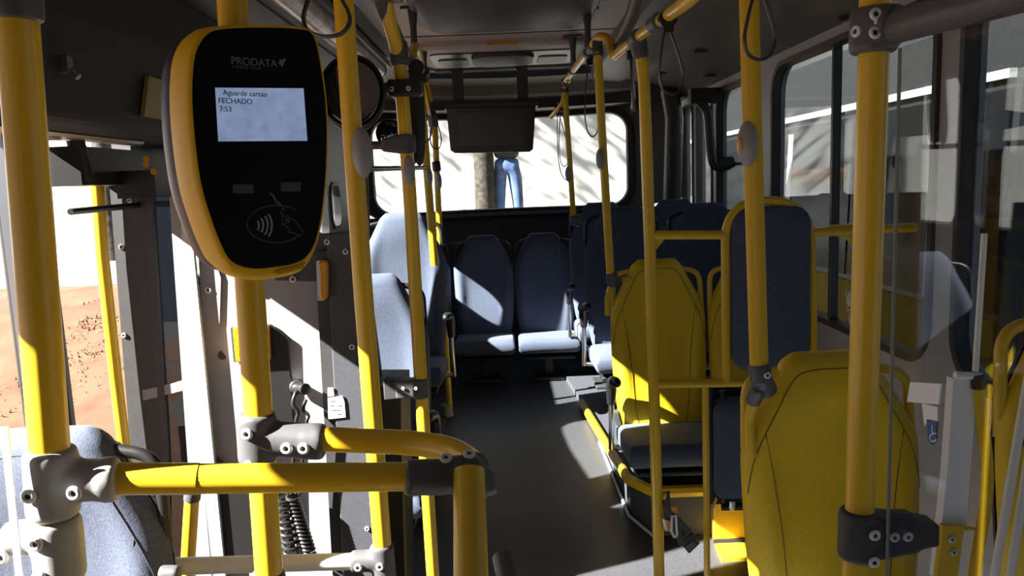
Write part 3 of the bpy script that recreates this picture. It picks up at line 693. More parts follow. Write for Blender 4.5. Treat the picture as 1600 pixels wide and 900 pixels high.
# ------------------------------------------------------------------ seats
# local frame: origin on the floor under the seat, front is -y
WK = [(0, .355), (.1, .395), (.3, .428), (.50, .44), (.68, .438), (.76, .40), (.85, .325), (.92, .268), (.97, .225), (1, .18)]
def wprof(v):
    for i in range(len(WK)-1):
        (a, x), (c, y) = WK[i], WK[i+1]
        if v <= c:
            m0 = (y-WK[i-1][1])/(c-WK[i-1][0]) if i else (y-x)/(c-a)
            m1 = (WK[i+2][1]-x)/(WK[i+2][0]-a) if i+2 < len(WK) else (y-x)/(c-a)
            t = (v-a)/(c-a); h = c-a
            return (2*t**3-3*t*t+1)*x+(t**3-2*t*t+t)*h*m0+(-2*t**3+3*t*t)*y+(t**3-t*t)*h*m1
    return WK[-1][1]
def make_seat(label, cat, fab, hand, zc=.42, hb=.71, arm=None, ww=1., legs=True, group=None, cushion=None, seams=True, hoff=0.):
    t = thing('bus_chair', label, cat, (0, 0, 0), group)
    REC = .11
    def base(v): z = zc-.05+(hb+.05)*v; return z, (z-zc)*REC
    def front(u, v):
        z, y0 = base(v); w = wprof(v)*ww/2; e = max(0., 1-abs(u)**5)**.5
        sh = max(0, 1-abs(v-.42)/.55)
        d = .032*e + .026*e*sh*math.exp(-((abs(u)-.80)/.17)**2) + .012*e*math.exp(-((v-.88)/.1)**2)*(1-u*u) - .012*e*math.exp(-((v-.55)/.2)**2)*(1-u*u)
        if v > .95: k = (v-.95)/.05; d *= (1-k*k)**.5 if k < 1 else 0
        return V((w*u, y0-d, z))
    def back(u, v):
        z, y0 = base(v); w = wprof(v)*ww/2; e = max(0., 1-abs(u)**5)**.5; d = .042*e
        if v > .95: k = (v-.95)/.05; d *= (1-k*k)**.5 if k < 1 else 0
        return V((w*u, y0+d, z))
    us = [-1+2*i/28 for i in range(29)]; us = [math.copysign(abs(x)**.8, x) for x in us]
    vs = [i/22*.95 for i in range(23)]+[.96, .97, .98, .99, .996, 1.0]
    b = B(); rings = []
    for v in vs:
        rr = [front(x, v) for x in us]+[back(x, v) for x in us[-2:0:-1]]
        if v > .95:   # round the top edge corners
            k = (v-.95)/.05; sh = .035*k*k; rr = [V((p.x*(1-sh*2.2), p.y, p.z)) for p in rr]
        rings.append(rr)
    loftp(b, rings); bk = obj('backrest', b, fab, t, auto=70)
    if seams:
        for s in (-1, 1):
            pts = spline([front(s*q, v)+V((0, -.0004, 0)) for q, v in ((.58, .05), (.60, .2), (.62, .4), (.68, .58), (.80, .73))], 8)
            b = B(); tube(b, pts, .0014 if fab == 'yleather' else .0008, 6); obj('seam', b, fab if fab != 'yleather' else 'seam', bk)
        half = [(.96, .52), (.90, .62), (.82, .71), (.77, .80), (.75, .88), (.64, .932), (.32, .949), (0, .9495)]
        uv = spline([V((-x, y, 0)) for x, y in half]+[V((x, y, 0)) for x, y in half[-2::-1]], 8)
        b = B(); tube(b, [front(q.x, min(q.y, .9499))+V((0, -.0004, 0)) for q in uv], .0014 if fab == 'yleather' else .0008, 6); obj('seam', b, fab if fab != 'yleather' else 'seam', bk)
    # rear shell
    b = B(); vs2 = [.04+.9*i/16 for i in range(17)]
    loftp(b, [[back(x*.97, v)+V((0, .003, 0)) for x in us]+[back(x*.95, v)+V((0, .012, 0)) for x in us[::-1]] for v in vs2]); obj('back_shell', b, 'shell', t, auto=60)
    # grab handles in the shoulder notches
    for s in (-1, 1):
        z1, y1 = base(.955); z2, y2 = base(.68)
        xi = wprof(.93)*ww/2*.8; xo = wprof(.7)*ww/2*.955
        b = B(); tube(b, fillet([(s*xi, y1+.006, z1-.012), (s*(xo-.006), y1+.004, z1-.030), (s*xo, y2+.006, z2-.01)], .075, 8), .0115, 14)
        obj('grab_handle', b, hand, t)
    # cushion
    cf = cushion or fab
    b = B(); D = .40; W = .42*ww
    rings = []
    for x, e in [(-1, .6), (-.97, .85), (-.9, 1), (-.5, 1), (0, .97), (.5, 1), (.9, 1), (.97, .85), (1, .6)]:
        zm = zc-.055; hh = .05*e
        prof = rrect(D*(.97+.03*e), hh*2, min(.044, hh*.95), 6, -D/2+.0, 0)
        rings.append([V((x*W/2, y, zm+z-(y)*.06)) for y, z in prof])
    loftp(b, rings); obj('seat_cushion', b, cf, t, auto=70)
    b = B(); box(b, (0, -D/2+.02, zc-.115), (W*.86, D*.86, .022)); obj('seat_frame', b, 'black', t, bevel=.006)
    if legs:
        b = B(); box(b, (0, -D*.45, (zc-.126)/2), (.06, .05, zc-.126)); box(b, (0, -D*.45, .012), (.20, .22, .024)); obj('leg', b, 'shell', t, bevel=.006)
    if arm:
        x = arm*(W/2+.028)
        b = B(); tube(b, spline([(x, -.02, zc-.12), (x, -.05, zc), (x, -.06, zc+.13)], 5), .012, 12); tube(b, [(x, -.02, zc-.11), (x*.6, -.05, zc-.115)], .012, 10); am = obj('armrest', b, 'steel', t)
        b = B(); tube(b, spline([(x, -.055, zc+.10), (x, -.075, zc+.16), (x, -.10, zc+.205), (x+arm*-.01, -.15, zc+.22), (x-arm*.012, -.19, zc+.215)], 5), [.018, .019, .020, .021, .022, .023, .023, .023, .023, .023, .023, .023, .023, .023, .022, .021, .020, .019, .017, .012, .008], 14); obj('grip', b, 'black', am, label='black armrest grip')
    return t
def put(t, x, y, z, a=0.):
    t.location = (x, y, z); t.rotation_euler = (0, 0, a); return t
BL = 'blue grey fabric bus seats'
YS = 'yellow priority seats'
# yellow pair in the middle of the right side, on the platform
ys = make_seat('yellow seat with a dark cushion and armrest on the platform edge', 'seat', 'yleather', 'yellow', .20, .71, arm=-1, group=YS, cushion='blue', legs=True, ww=.955)
put(ys, .64, 3.30, .225)
y2 = copy_tree(ys, None, label='yellow seat by the wall, half hidden behind the blue padded panel'); put(y2, 1.07, 3.30, .225)
def no_arm(t):
    for ch in [c for c in t.children if c.name.startswith('armrest')]:
        for g in list(ch.children): bpy.data.objects.remove(g)
        bpy.data.objects.remove(ch)
    return t
no_arm(y2)
# near yellow seat and its neighbour by the window
yn = make_seat('large yellow seat right behind the thick yellow pole with the black clamp', 'seat', 'yleather', 'yellow', .40, .655, group=YS, cushion='blue', ww=1.0)
nc = P(1304, 640, 1.80); put(yn, nc.x, 1.78, 0)
yw = make_seat('yellow seat by the right window at the photo edge, behind the white post', 'seat', 'yleather', 'yellow', .52, .74, group=YS, cushion='blue', ww=.955)
put(yw, 1.085, 1.30, 0)
# blue seats behind, right side, two rows
bs = make_seat('blue seat in the aisle directly behind the middle yellow seat', 'seat', 'blue', 'black', .40, .72, arm=-1, group=BL, seams=False, ww=.955)
put(bs, .60, 4.05, .225)
for x, y, z, lab in ((.585, 4.82, .225, 'blue aisle seat one row behind, its handle joined to a thin yellow pole'),
                     (1.05, 4.05, .225, 'blue window seat beside the right wall, seen over the yellow seats'),
                     (1.05, 4.82, .225, 'blue window seat in the row farther back by the right wall')):
    q = put(copy_tree(bs, None, label=lab), x, y, z)
    if x > .9: no_arm(q)
# rear bench: single seats side by side
rb = make_seat('blue rear bench seat with two bright sun patches on its backrest', 'seat', 'blue', 'black', .285, .66, group=BL, ww=.93, seams=False)
c0 = P(757, 470, 5.18); put(rb, c0.x, 5.18, .197)
for dx, lab in ((.415, 'blue rear bench seat partly lit, right of the sun-patched one'), (-.43, 'blue rear bench seat hidden behind the far left poles'), (.83, 'blue rear bench seat by the right corner behind the aisle seats')):
    put(copy_tree(rb, None, label=lab), c0.x+dx, 5.18, .197)
# left side: tall lit seat on its platform and the lower one in front of it
tl = make_seat('tall sunlit blue seat on the left platform, behind the lower lit one', 'seat', 'blue', 'black', .42, .74, group=BL, arm=1, seams=False)
cL = P(628, 400, 3.95); put(tl, cL.x, 3.95, .2)
ll = copy_tree(tl, None, label='blue seat behind the grey partition with a vertical stripe of sunlight'); cM = P(577, 470, 2.95); put(ll, cM.x, 2.93, .0)
# near left seat, cut off by the frame
nl = make_seat('blue seat with black handle in the lower left corner beside the door', 'seat', 'blue', 'black', .42, .67, group=BL)
put(nl, P(40, 760, 1.28).x, 1.28, 0)

# ------------------------------------------------------------------ yellow partition frame, its pad and the folding seat
Yp = 2.45
pf_ = thing('partition_frame', 'yellow tubular frame with a blue padded panel in front of the yellow seats', 'partition', P(1032, 905, Yp))
pt = lambda x, y: P(x, y, Yp)
b = B(); tube(b, fillet([pt(998, 60), pt(1006, 120), pt(1016, 400), pt(1030, 905), pt(1030, 905)+V((.0, 0, -.22))], .05), .0185, 20); obj('post', b, 'yellow', pf_)
b = B(); tube(b, [pt(1014, 367), pt(1132, 367)], .0145, 16); obj('upper_rail', b, 'yellow', pf_)
b = B(); tube(b, fillet([pt(1135, 600), pt(1133, 314), pt(1266, 314), pt(1271, 585)], .13, 12), .0145, 16); obj('arch', b, 'yellow', pf_)
b = B(); tube(b, [pt(1020, 600), pt(1200, 597), pt(1275, 590)], .0145, 16); obj('lower_rail', b, 'yellow', pf_)
b = B(); tube(b, fillet([pt(1268, 364), pt(1345, 359), V((XR-.004, Yp, pt(1345, 359).z+.0))], .04), .0145, 16); obj('wall_link', b, 'yellow', pf_)
b = B(); prism(b, [pt(1296, 352), pt(1340, 349), pt(1342, 390), pt(1322, 372), pt(1298, 368)], (0, .012, 0)); prism(b, [pt(1022, 372), pt(1040, 372), pt(1024, 392)], (0, .006, 0)); prism(b, [pt(1026, 575), pt(1048, 598), pt(1028, 598)], (0, .006, 0)); obj('gusset', b, 'yellow', pf_, smooth=False)
b = B(); box2(b, pt(1099, 600), pt(1099, 600)+V((.022, .012, -.002))); bm2 = B(); q0, q1 = pt(1102, 602), pt(1105, 905)
tube(bm2, [q0, q1, q1+V((0, 0, -.2))], 0, 4, flat=(.011, .008), side=(1, 0, 0)); b.free(); obj('flat_bar', bm2, 'yellow', pf_, smooth=False)
b = B(); cc = pt(1203, 452); pad = rrect(.252, .535, .06, 8)
def padr(e, y): return [V((cc.x+x*e+(.0), Yp+y, cc.z+z*(1-(1-e)*.5)))+V((0, 0, 0)) for x, z in pad]
loftp(b, [padr(.97, .014), padr(1.0, .006), padr(1.0, -.010), padr(.97, -.020), padr(.90, -.026), padr(.5, -.030)]); obj('back_pad', b, 'blue', pf_, auto=80, label='blue padded panel')
for q in ((1043, 775), (1044, 822)):
    b = B(); ellipsoid(b, pt(*q)+V((-.008, -.004, 0)), (.012, .012, .016)); obj('knob', b, 'yellow', pf_)
clamp(pf_, [(pt(997, 50), pt(1002, 92), .024)], vox=.004)
# folding seat under the frame
fs = thing('folding_seat', 'dark blue folded seat in a black frame under the padded panel', 'seat', P(1150, 790, 2.52))
b = B(); c = P(1165, 700, 2.56); lo = [V((c.x+x, 2.56, c.z+z)) for x, z in rrect(.235, .355, .045, 6)]
loftp(b, [[p+V((0, .03, 0)) for p in lo], [p+V((0, -.01, 0)) for p in lo], [V((c.x+(p.x-c.x)*.94, 2.56-.03, c.z+(p.z-c.z)*.96)) for p in lo], [V((c.x+(p.x-c.x)*.6, 2.56-.036, c.z+(p.z-c.z)*.7)) for p in lo]]); obj('cushion', b, 'blue', fs, auto=80)
b = B(); a0 = P(1102, 606, 2.58); a1 = P(1226, 788, 2.58); box2(b, (a0.x, 2.595, a1.z), (a1.x, 2.62, a0.z)); obj('back_plate', b, 'black', fs, bevel=.008)
for px in (1108, 1128):
    b = B(); tube(b, [P(px, 610, 2.56), P(px+3, 785, 2.56)], .011 if px > 1110 else .016, 10); obj('frame_tube', b, 'black', fs)
b = B(); tube(b, [P(1128, 792, 2.56), P(1205, 790, 2.56)], .014, 12); obj('hinge_bar', b, 'black', fs)
b = B(); box2(b, (.82, 2.60, .36), (1.0, 2.95, .40)); box2(b, (.82, 2.915, .228), (1.0, 2.95, .40)); obj('bracket', b, 'black', fs, smooth=False)
b = B(); capsule(b, P(1144, 782, 2.535), P(1144, 796, 2.535), .012); obj('bolt', b, 'steel', fs)
b = B(); prism(b, [P(1112, 797, 2.52), P(1119, 778, 2.52), P(1121, 780, 2.52), P(1114, 799, 2.52)], (0, .01, 0)); obj('yellow_tag', b, 'yellow', fs, smooth=False)
# seat belt hanging from the post
sb = thing('seat_belt', 'black seat belt buckle with silver tongue hanging from the yellow frame', 'seat belt', P(1060, 860, 2.42))
Y2 = 2.41
b = B(); tube(b, spline([P(1040, 768, 2.45), P(1041, 785, 2.43), P(1045, 808, Y2)], 5), 0, 10, flat=(.017, .002), side=(.6, -.8, 0)); obj('strap', b, 'darkgrey', sb)
b = B(); tube(b, spline([P(1046, 806, Y2), P(1062, 820, Y2), P(1075, 833, Y2)], 4), 0, 10, flat=(.017, .003), side=(.8, -.3, .5)); tube(b, spline([P(1057, 808, Y2), P(1061, 835, Y2), P(1066, 852, Y2)], 4), 0, 8, flat=(.012, .002), side=(.8, -.3, .3)); obj('webbing', b, 'black', sb)
b = B(); q = [P(1062, 848, Y2), P(1082, 832, Y2), P(1094, 850, Y2), P(1077, 866, Y2)]; prism(b, q, (0, .02, 0)); bo = obj('buckle', b, 'black', sb, bevel=.004)
b = B(); q = [P(1069, 856, Y2-.004), P(1083, 845, Y2-.004), P(1089, 852, Y2-.004), P(1077, 862, Y2-.004)]; prism(b, q, (0, .004, 0)); obj('buckle_face', b, 'conn', bo, smooth=False)
b = B(); tube(b, fillet([P(1050, 806, Y2-.01), P(1056, 806, Y2-.01), P(1058, 836, Y2-.01), P(1054, 840, Y2-.01), P(1049, 830, Y2-.01)], .02), .0045, 10, closed=True); obj('silver_tongue', b, 'alu', sb)
b = B(); q = [P(1035, 810, Y2), P(1047, 812, Y2), P(1047, 832, Y2), P(1039, 830, Y2)]; prism(b, q, (0, .012, 0)); obj('tongue_plate', b, 'steel', sb, bevel=.003)
b = B(); q = [P(1040, 813, Y2-.002), P(1046, 813, Y2-.002), P(1047, 831, Y2-.002), P(1043, 830, Y2-.002)]; prism(b, q, (0, .002, 0)); obj('orange_label', b, 'amber', sb, smooth=False)
b = B(); q = [P(1049, 792, Y2-.002), P(1058, 792, Y2-.002), P(1058, 806, Y2-.002), P(1049, 804, Y2-.002)]; prism(b, q, (0, .004, 0)); obj('tag', b, 'amber', sb, smooth=False)

# poles that run from the ceiling rail down to the seats on the right
Yh = 1.75
t = pole('pole', 'ribbed yellow pole with grey bell push joined to the near yellow seat', [P(1170, -30, Yh), P(1173, 100, Yh), P(1186, 575, Yh)], .0195, m='yellow', group=YEL)
b = B(); n = 28
def ribs(p, q, r):
    p, q = V(p), V(q); d = (q-p).normalized(); a = d.orthogonal().normalized(); bb = d.cross(a)
    for e in (p, q): yield [e+(a*math.cos(2*math.pi*k/(2*n))+bb*math.sin(2*math.pi*k/(2*n)))*(r+(.0009 if k % 2 else -.0002)) for k in range(2*n)]
loftp(b, list(ribs(P(1170, -20, Yh), P(1174, 140, Yh), .0203))); loftp(b, list(ribs(P(1174, 140, Yh), P(1186, 572, Yh), .0203))); obj('ribbed_sleeve', b, 'ribbed', t, smooth=False)
bell(t, 1168, 225, Yh-.012, 32, 70, button=True)
hh = P(1192, 640, 1.80)
clamp(t, [(P(1186, 568, Yh), P(1190, 598, Yh), .026), (P(1190, 592, Yh), P(1200, 612, 1.77), .024), (P(1186, 605, Yh), P(1176, 628, 1.78), .019)], screws=[(fl(P(1193, 582, Yh), .026),)])
b = B(); tube(b, spline([P(1190, 612, 1.78), P(1178, 628, 1.79), P(1171, 655, 1.80), P(1172, 690, 1.80), P(1175, 714, 1.80)], 5), .0135, 14); obj('seat_link', b, 'yellow', t)
t = pole('pole', 'thin yellow pole joined to the corner of the middle yellow seat', [P(934, 82, 3.15), P(940, 200, 3.15), P(954, 430, 3.2)], .0172, group=YEL)
bell(t, 938, 248, 3.12, 14, 32)
clamp(t, [(P(955, 424, 3.2), P(958, 446, 3.22), .025), (P(956, 432, 3.2), P(967, 440, 3.24), .02)], vox=.005)
b = B(); tube(b, fillet([P(985, 434, 3.29), P(957, 441, 3.25), P(949, 462, 3.25), P(949, 492, 3.27)], .05), .012, 12); obj('seat_link', b, 'yellow', t)
t = pole('pole', 'farthest right yellow pole ending at a blue aisle seat handle', [P(882, 135, 4.6), P(888, 220, 4.6), P(896, 338, 4.65)], .0165, group=YEL)
bell(t, 888, 272, 4.57, 10, 24)
clamp(t, [(P(897, 334, 4.65), P(899, 350, 4.68), .03), (P(900, 345, 4.68), P(905, 352, 4.7), .022)], vox=.006)
# ------------------------------------------------------------------ grey partition, cabinet and door on the left
Yk = 2.12
pq = lambda x, y, d=0.: P(x, y, Yk+d)
def wpoly(pts, d, th):      # polygon facing the camera, pts in the plane Y = Yk + d
    b = B(); prism(b, [pq(x, y, d) for x, y in pts], (0, th, 0)); return b
t = thing('partition', 'light grey sunlit partition panel behind the ticket validator', 'partition', pq(400, 905))
b = wpoly([(303, 300), (493, 362), (500, 366), (530, 905), (530, 1010), (352, 1010), (345, 905)], 0, .03); obj('panel', b, 'panel', t, smooth=False)
b = wpoly([(488, 366), (548, 362), (556, 388), (492, 394)], -.016, .014); obj('top_band', b, 'cabinet', t, smooth=False)
b = wpoly([(426, 388), (492, 384), (494, 440), (430, 438)], -.006, .005); obj('upper_plate', b, 'cabinet', t, smooth=False)
b = wpoly([(310, 330), (345, 434), (343, 505), (338, 511), (316, 513)], -.006, .005); cp = obj('corner_plate', b, 'midgrey', t, smooth=False); cp.data.materials[0] = M['panel']
screw(cp, pq(326, 453, -.006), s=1.2)
screw(t, pq(458, 436, -.007), s=1.2); screw(t, pq(411, 459, 0), s=1.1)
b = B(); tube(b, [pq(348, 555, -.002), pq(348, 555, .01)], .013, 18); obj('round_hole', b, 'rubber', t)
b = wpoly([(492, 394), (512, 392), (540, 905), (540, 1010), (524, 1010), (520, 905)], -.05, .05); obj('edge_profile', b, 'darkgrey', t, smooth=False)
t = thing('cabinet', 'dark slate cabinet panel with white labels beside the grey partition', 'cabinet', pq(590, 905, -.06))
b = wpoly([(511, 392), (512, 366), (548, 364), (562, 480), (578, 600), (601, 905), (605, 1010), (540, 1010), (536, 905)], -.06, .2); obj('body', b, 'cabinet', t, smooth=False, bevel=.003)
b = wpoly([(579, 604), (626, 604), (634, 905), (634, 1010), (606, 1010), (601.5, 905)], -.03, .2); obj('unlit_side', b, 'black', t, smooth=False, bevel=.003)  # cabinet side out of the sun: shade put in as black
b = wpoly([(598, 595), (648, 596), (648, 622), (600, 626)], -.05, .05); obj('rail_bracket', b, 'darkgrey', t, bevel=.004)
for q, s in (((540, 393), 1.), ((511, 378), 1.), ((550, 542), 1.), ((574, 826), .9)): screw(t, pq(*q, -.062), s=s)
b = wpoly([(512, 606), (520, 606), (522, 618), (512, 620)], -.064, .003); lb = obj('label', b, 'paper', t, smooth=False, label='small white label')
b = wpoly([(512, 622), (535, 619), (538, 628), (540, 652), (513, 655)], -.064, .003); lb = obj('label', b, 'paper', t, smooth=False, label='larger white label with faint print')
for y0, x0, x1 in ((627, 517, 523), (634, 528, 534), (641, 518, 531), (634, 516, 521), (647, 527, 533)):
    b = wpoly([(x0, y0), (x1, y0-.5), (x1, y0+.6), (x0, y0+1)], -.0646, .0006); obj('print', b, 'ink', lb, smooth=False)
def reflector(label, pts, d):
    t = thing('reflector', label, 'reflector', pq(*pts[0], d))
    b = wpoly(pts, d, .02); obj('lens', b, 'amber', t, bevel=.006)
    b = wpoly([((x-pts[0][0])*1.0+pts[0][0]-3, y) for x, y in pts], d+.02, .006); obj('base', b, 'steel', t, smooth=False)
reflector('oblong amber reflector on the edge of the slate cabinet', [(497, 408), (508, 406), (512, 412), (512, 464), (507, 470), (499, 470)], -.085)
reflector('yellow reflector on the grey partition, half hidden by the validator pole', [(363, 513), (366, 511), (416, 509), (419, 513), (421, 563), (368, 566)], -.03)
t = thing('control_box', 'black plastic box with chamfered corner on the grey partition', 'box', pq(400, 870, -.05))
b = wpoly([(400, 508), (423, 507), (450, 530), (456, 600), (462, 700), (466, 880), (352, 880), (338, 713), (385, 770), (396, 700)], -.012, .010); obj('body', b, 'black', t, smooth=False, bevel=.004)
t = thing('coil_cable', 'black coiled cable hanging beside the grey partition edge', 'cable', pq(460, 860, -.08))
b = B(); tube(b, spline([pq(470, 607, -.05), pq(462, 615, -.08), pq(458, 632, -.09), pq(466, 645, -.09), pq(462, 668, -.09), pq(456, 772, -.09)], 6), .006, 10); obj('lead', b, 'black', t)
b = B(); tube(b, spline([pq(478, 625, -.06), pq(474, 640, -.08), pq(482, 650, -.085), pq(478, 668, -.09), pq(468, 772, -.09)], 6), .005, 10); obj('lead', b, 'black', t)
for x0, y0, x1, y1, r, n in ((440, 772, 450, 866, .022, 9), (456, 774, 476, 864, .015, 15)):
    a0, a1 = pq(x0, y0, -.09), pq(x1+8, y1, -.09); pts = []
    for k in range(n*12+1):
        f = k/(n*12); c = a0.lerp(a1, f); a = k/12*2*math.pi; pts.append(c+V((r*math.cos(a), r*math.sin(a), 0)))
    b = B(); tube(b, pts, .0052, 8); obj('coil', b, 'black', t)
b = B(); capsule(b, pq(463, 607, -.03), pq(478, 608, -.075), .016); obj('plug', b, 'black', t)
b = B(); capsule(b, pq(462, 604, -.01), pq(463, 605, -.04), .018); obj('socket', b, 'steel', t)
# open door leaf, folded against the partition
dl = struct('door_1', prism(B(), [pq(283, 290, -.022), pq(296, 330, -.022), pq(352, 905, -.022), pq(352, 1010, -.022), pq(338, 1010, -.022), pq(334, 905, -.022), pq(284, 430, -.022)], (0, .014, 0)), 'alu', smooth=False)
b = wpoly([(171, 288), (222, 287), (254, 700), (254, 905), (205, 905), (205, 720)], -.012, .02); obj('door_panel', b, 'darkgrey', dl, smooth=False)
b = wpoly([(222, 287), (236, 287), (262, 700), (264, 905), (254, 905), (252, 700)], -.016, .02); obj('door_frame', b, 'shell', dl, smooth=False)
b = wpoly([(234, 287), (272, 287), (300, 700), (310, 905), (262, 905), (260, 700)], -.006, .004); obj('door_glass', b, 'tint', dl, smooth=False)
b = wpoly([(264, 300), (280, 300), (330, 905), (330, 1010), (310, 1010), (306, 905)], -.018, .014); obj('door_stile', b, 'panel', dl, smooth=False)
b = wpoly([(222, 610), (300, 592), (302, 606), (224, 626)], -.015, .015); obj('door_rail', b, 'panel', dl, smooth=False)
for q in ((190, 386), (194, 524), (203, 313)): screw(dl, pq(*q, -.0125), s=.9)
t = thing('door_handrail', 'sunlit yellow handrail on the open door at the left', 'handrail', P(205, 720, 2.075))
b = B(); tube(b, [P(150, 258, 2.075), P(160, 400, 2.075), P(182, 600, 2.075), P(202, 760, 2.075), P(214, 905, 2.075), P(226, 1100, 2.075)], .0165, 18); obj('tube', b, 'yellow', t)
b = B(); ellipsoid(b, P(150, 257, 2.075), (.017, .017, .017)); prism(b, [P(133, 263, 2.075), P(180, 263, 2.075), P(184, 268, 2.075), P(180, 274, 2.075), P(133, 275, 2.075)], (0, .012, 0)); br = obj('bracket', b, 'yellow', t)
b = B(); tube(b, [P(180, 268, 2.07), P(180, 268, 2.078)], .006, 12); obj('bolt_hole', b, 'black', br)
t = thing('door_stanchion', 'shaded yellow stanchion low beside the door, under the guard rail', 'pole', P(290, 905, 1.72))
b = B(); tube(b, [P(300, 775, 1.72), P(292, 905, 1.72), P(290, 1000, 1.72)], .0165, 16); obj('tube', b, 'yellow', t)
b = B(); capsule(b, P(301, 766, 1.72), P(300, 782, 1.72), .019); obj('cap', b, 'conn', t)
# ------------------------------------------------------------------ over the door: operator box
t = thing('door_operator_box', 'big dark box over the door with a gleaming lower edge', 'box', (-.95, 1.4, 1.66))
zb = 1.645
ob = [(-1.095, zb), (-.90, zb-.012), (-.865, zb+.012), (-.82, zb+.20), (-.80, zb+.34), (-1.095, zb+.40)]
b = B(); loftp(b, [[(x, y, z) for x, z in ob] for y in (1.32, 2.5)]); obj('cover', b, 'opbox', t, smooth=False, bevel=.012)
b = B(); loftp(b, [[(x, y, z) for x, z in ((-1.09, zb-.004), (-.905, zb-.018), (-.90, zb-.012), (-1.09, zb+.002))] for y in (1.36, 1.95)]); pl_ = obj('lower_plate', b, 'warmlit', t, smooth=False, label='light metal underside')  # golden sun bounce painted into the plate colour
lk = PZ(168, 200, zb-.015); b = B(); tube(b, [(-.95, 1.62, zb-.012), (-.95, 1.62, zb-.022)], .028, 20); obj('spot_lamp', b, 'steel', pl_)
b = B(); box(b, (-.838, 1.52, zb+.11), (.02, .02, .03)); tube(b, [(-.83, 1.52, zb+.10), (-.815, 1.52, zb+.085)], .007, 10); obj('lock', b, 'steel', t)
b = B(); loftp(b, [[(x, y, z) for x, z in ((-.853, zb+.04), (-.843, zb+.04), (-.823, zb+.13), (-.833, zb+.13))] for y in (1.84, 2.1)]); obj('sticker', b, 'olive', t, smooth=False)
b = B(); tube(b, [(-1.0, 1.82, zb-.01), (-.99, 1.83, zb-.11)], .02, 12); box2(b, (-1.09, 1.80, 1.53), (-.985, 2.5, 1.62)); tube(b, [(-1.02, 1.8, 1.47), (-1.0, 2.4, 1.48)], .008, 8); box(b, (-.95, 2.03, 1.53), (.10, .09, .07)); obj('door_linkage', b, 'black', t)
b = B(); 
for q in ((228, 257), (240, 268), (228, 248)): tube(b, [P(q[0], q[1], 1.97), P(q[0], q[1], 2.0)], .008, 10)
obj('brass_fittings', b, 'amber', t)
# overhead ducts on the left
t = thing('air_duct', 'grey overhead duct with a slatted vent behind the validator', 'duct', (-.9, 3.2, 2.0))
b = B(); loftp(b, [[(x, y, z) for x, z in ((-.99, 2.10), (-.98, 2.03), (-.90, 2.0), (-.86, 2.02), (-.80, 2.12), (-.82, 2.16))] for y in (2.15, 2.55, 5.2)]); obj('housing', b, 'midgrey', t, auto=50)
vt = None
b = B(); box(b, (-.80, 2.35, 2.14), (.13, .34, .035), ry(.5)); vt = obj('vent', b, 'darkgrey', t, bevel=.01)
for k in range(6):
    b = B(); box(b, (-.80-.045+.018*k, 2.35, 2.122+.0098*(k-2.5)*-1), (.006, .26, .006), ry(.5)); obj('slat', b, 'black', vt, smooth=False)
t = thing('strip_light', 'long ceiling strip light with mottled reflections painted on its grey diffuser, left side', 'light', (-.69, 3.2, 2.1))
b = B(); tube(b, [(-.70, 2.0, 2.13), (-.69, 3.3, 2.13), (-.69, 4.35, 2.13)], .045, 16); obj('diffuser', b, 'lens', t)
b = B(); box2(b, (-.775, 1.9, 2.15), (-.625, 4.45, 2.185)); obj('tray', b, 'midgrey', t, bevel=.006)
b = B(); tube(b, [(-.69, 4.34, 2.13), (-.69, 4.38, 2.13)], .048, 16); obj('end_cap', b, 'conn', t)
# ------------------------------------------------------------------ ceiling: hatch, vent, beams, monitor, mirrors
t = thing('roof_hatch', 'large dark roof hatch in a rounded frame on the ceiling', 'hatch', (.02, 3.4, 2.2))
def slab(b, w, l, r, cx, cy, zs):
    loftp(b, [[(cx+x*k, cy+y*k, z) for x, y in rrect(w, l, r, 6)] for k, z in zs])
b = B(); slab(b, .80, .86, .12, .02, 3.40, [(1.0, 2.25), (1.0, 2.235), (.97, 2.222), (.90, 2.22)]); obj('frame', b, 'midgrey', t)
b = B(); slab(b, .71, .74, .09, .02, 3.40, [(1.0, 2.224), (.99, 2.205), (.95, 2.198)]); lid = obj('lid', b, 'darkgrey', t)
t = thing('ceiling_vent', 'rear ceiling vent with recessed louvres and an amber tag', 'vent', (-.04, 4.7, 2.24))
b = B(); slab(b, .92, .74, .08, .0, 4.60, [(1.0, 2.25), (1.0, 2.226), (.97, 2.215), (.9, 2.213)]); vf = obj('frame', b, 'ceil', t)
b = B(); slab(b, .82, .46, .06, .0, 4.62, [(1.0, 2.216), (1.0, 2.2065), (.97, 2.206)]); rc = obj('recess', b, 'black', t)
b = B(); slab(b, .36, .40, .10, .0, 4.60, [(1.0, 2.207), (.97, 2.188), (.6, 2.182)]); obj('bowl', b, 'darkgrey', t)
for x in (-.29, .29):
    b = B(); slab(b, .17, .26, .03, x, 4.68, [(1.0, 2.207), (.97, 2.198)]); obj('louvre', b, 'midgrey', t)
b = B(); box2(b, (-.08, 4.222, 2.222), (.08, 4.236, 2.236)); obj('tag', b, 'amber', t, smooth=False, label='amber sticker on the front edge')
t = thing('ceiling_louvre', 'narrow dark slatted grille on the ceiling near the rear window', 'grille', (0, 5.2, 2.24))
b = B(); slab(b, 1.0, .14, .05, .0, 5.19, [(1.0, 2.25), (1.0, 2.235), (.97, 2.23)]); gr = obj('frame', b, 'midgrey', t)
for k in range(5):
    b = B(); box2(b, (-.44, 5.138+k*.024, 2.224), (.44, 5.146+k*.024, 2.231)); obj('slat', b, 'black', gr, smooth=False)
Ym = 4.95
t = thing('monitor', 'dark boxy monitor hanging in front of the rear window', 'monitor', P(767, 165, Ym))
def mpoly(pts, d): return [P(x, y, Ym)+V((0, d, 0)) for x, y in pts]
o_ = [(697, 166), (837, 164), (833, 233), (828, 237), (710, 239), (704, 235)]
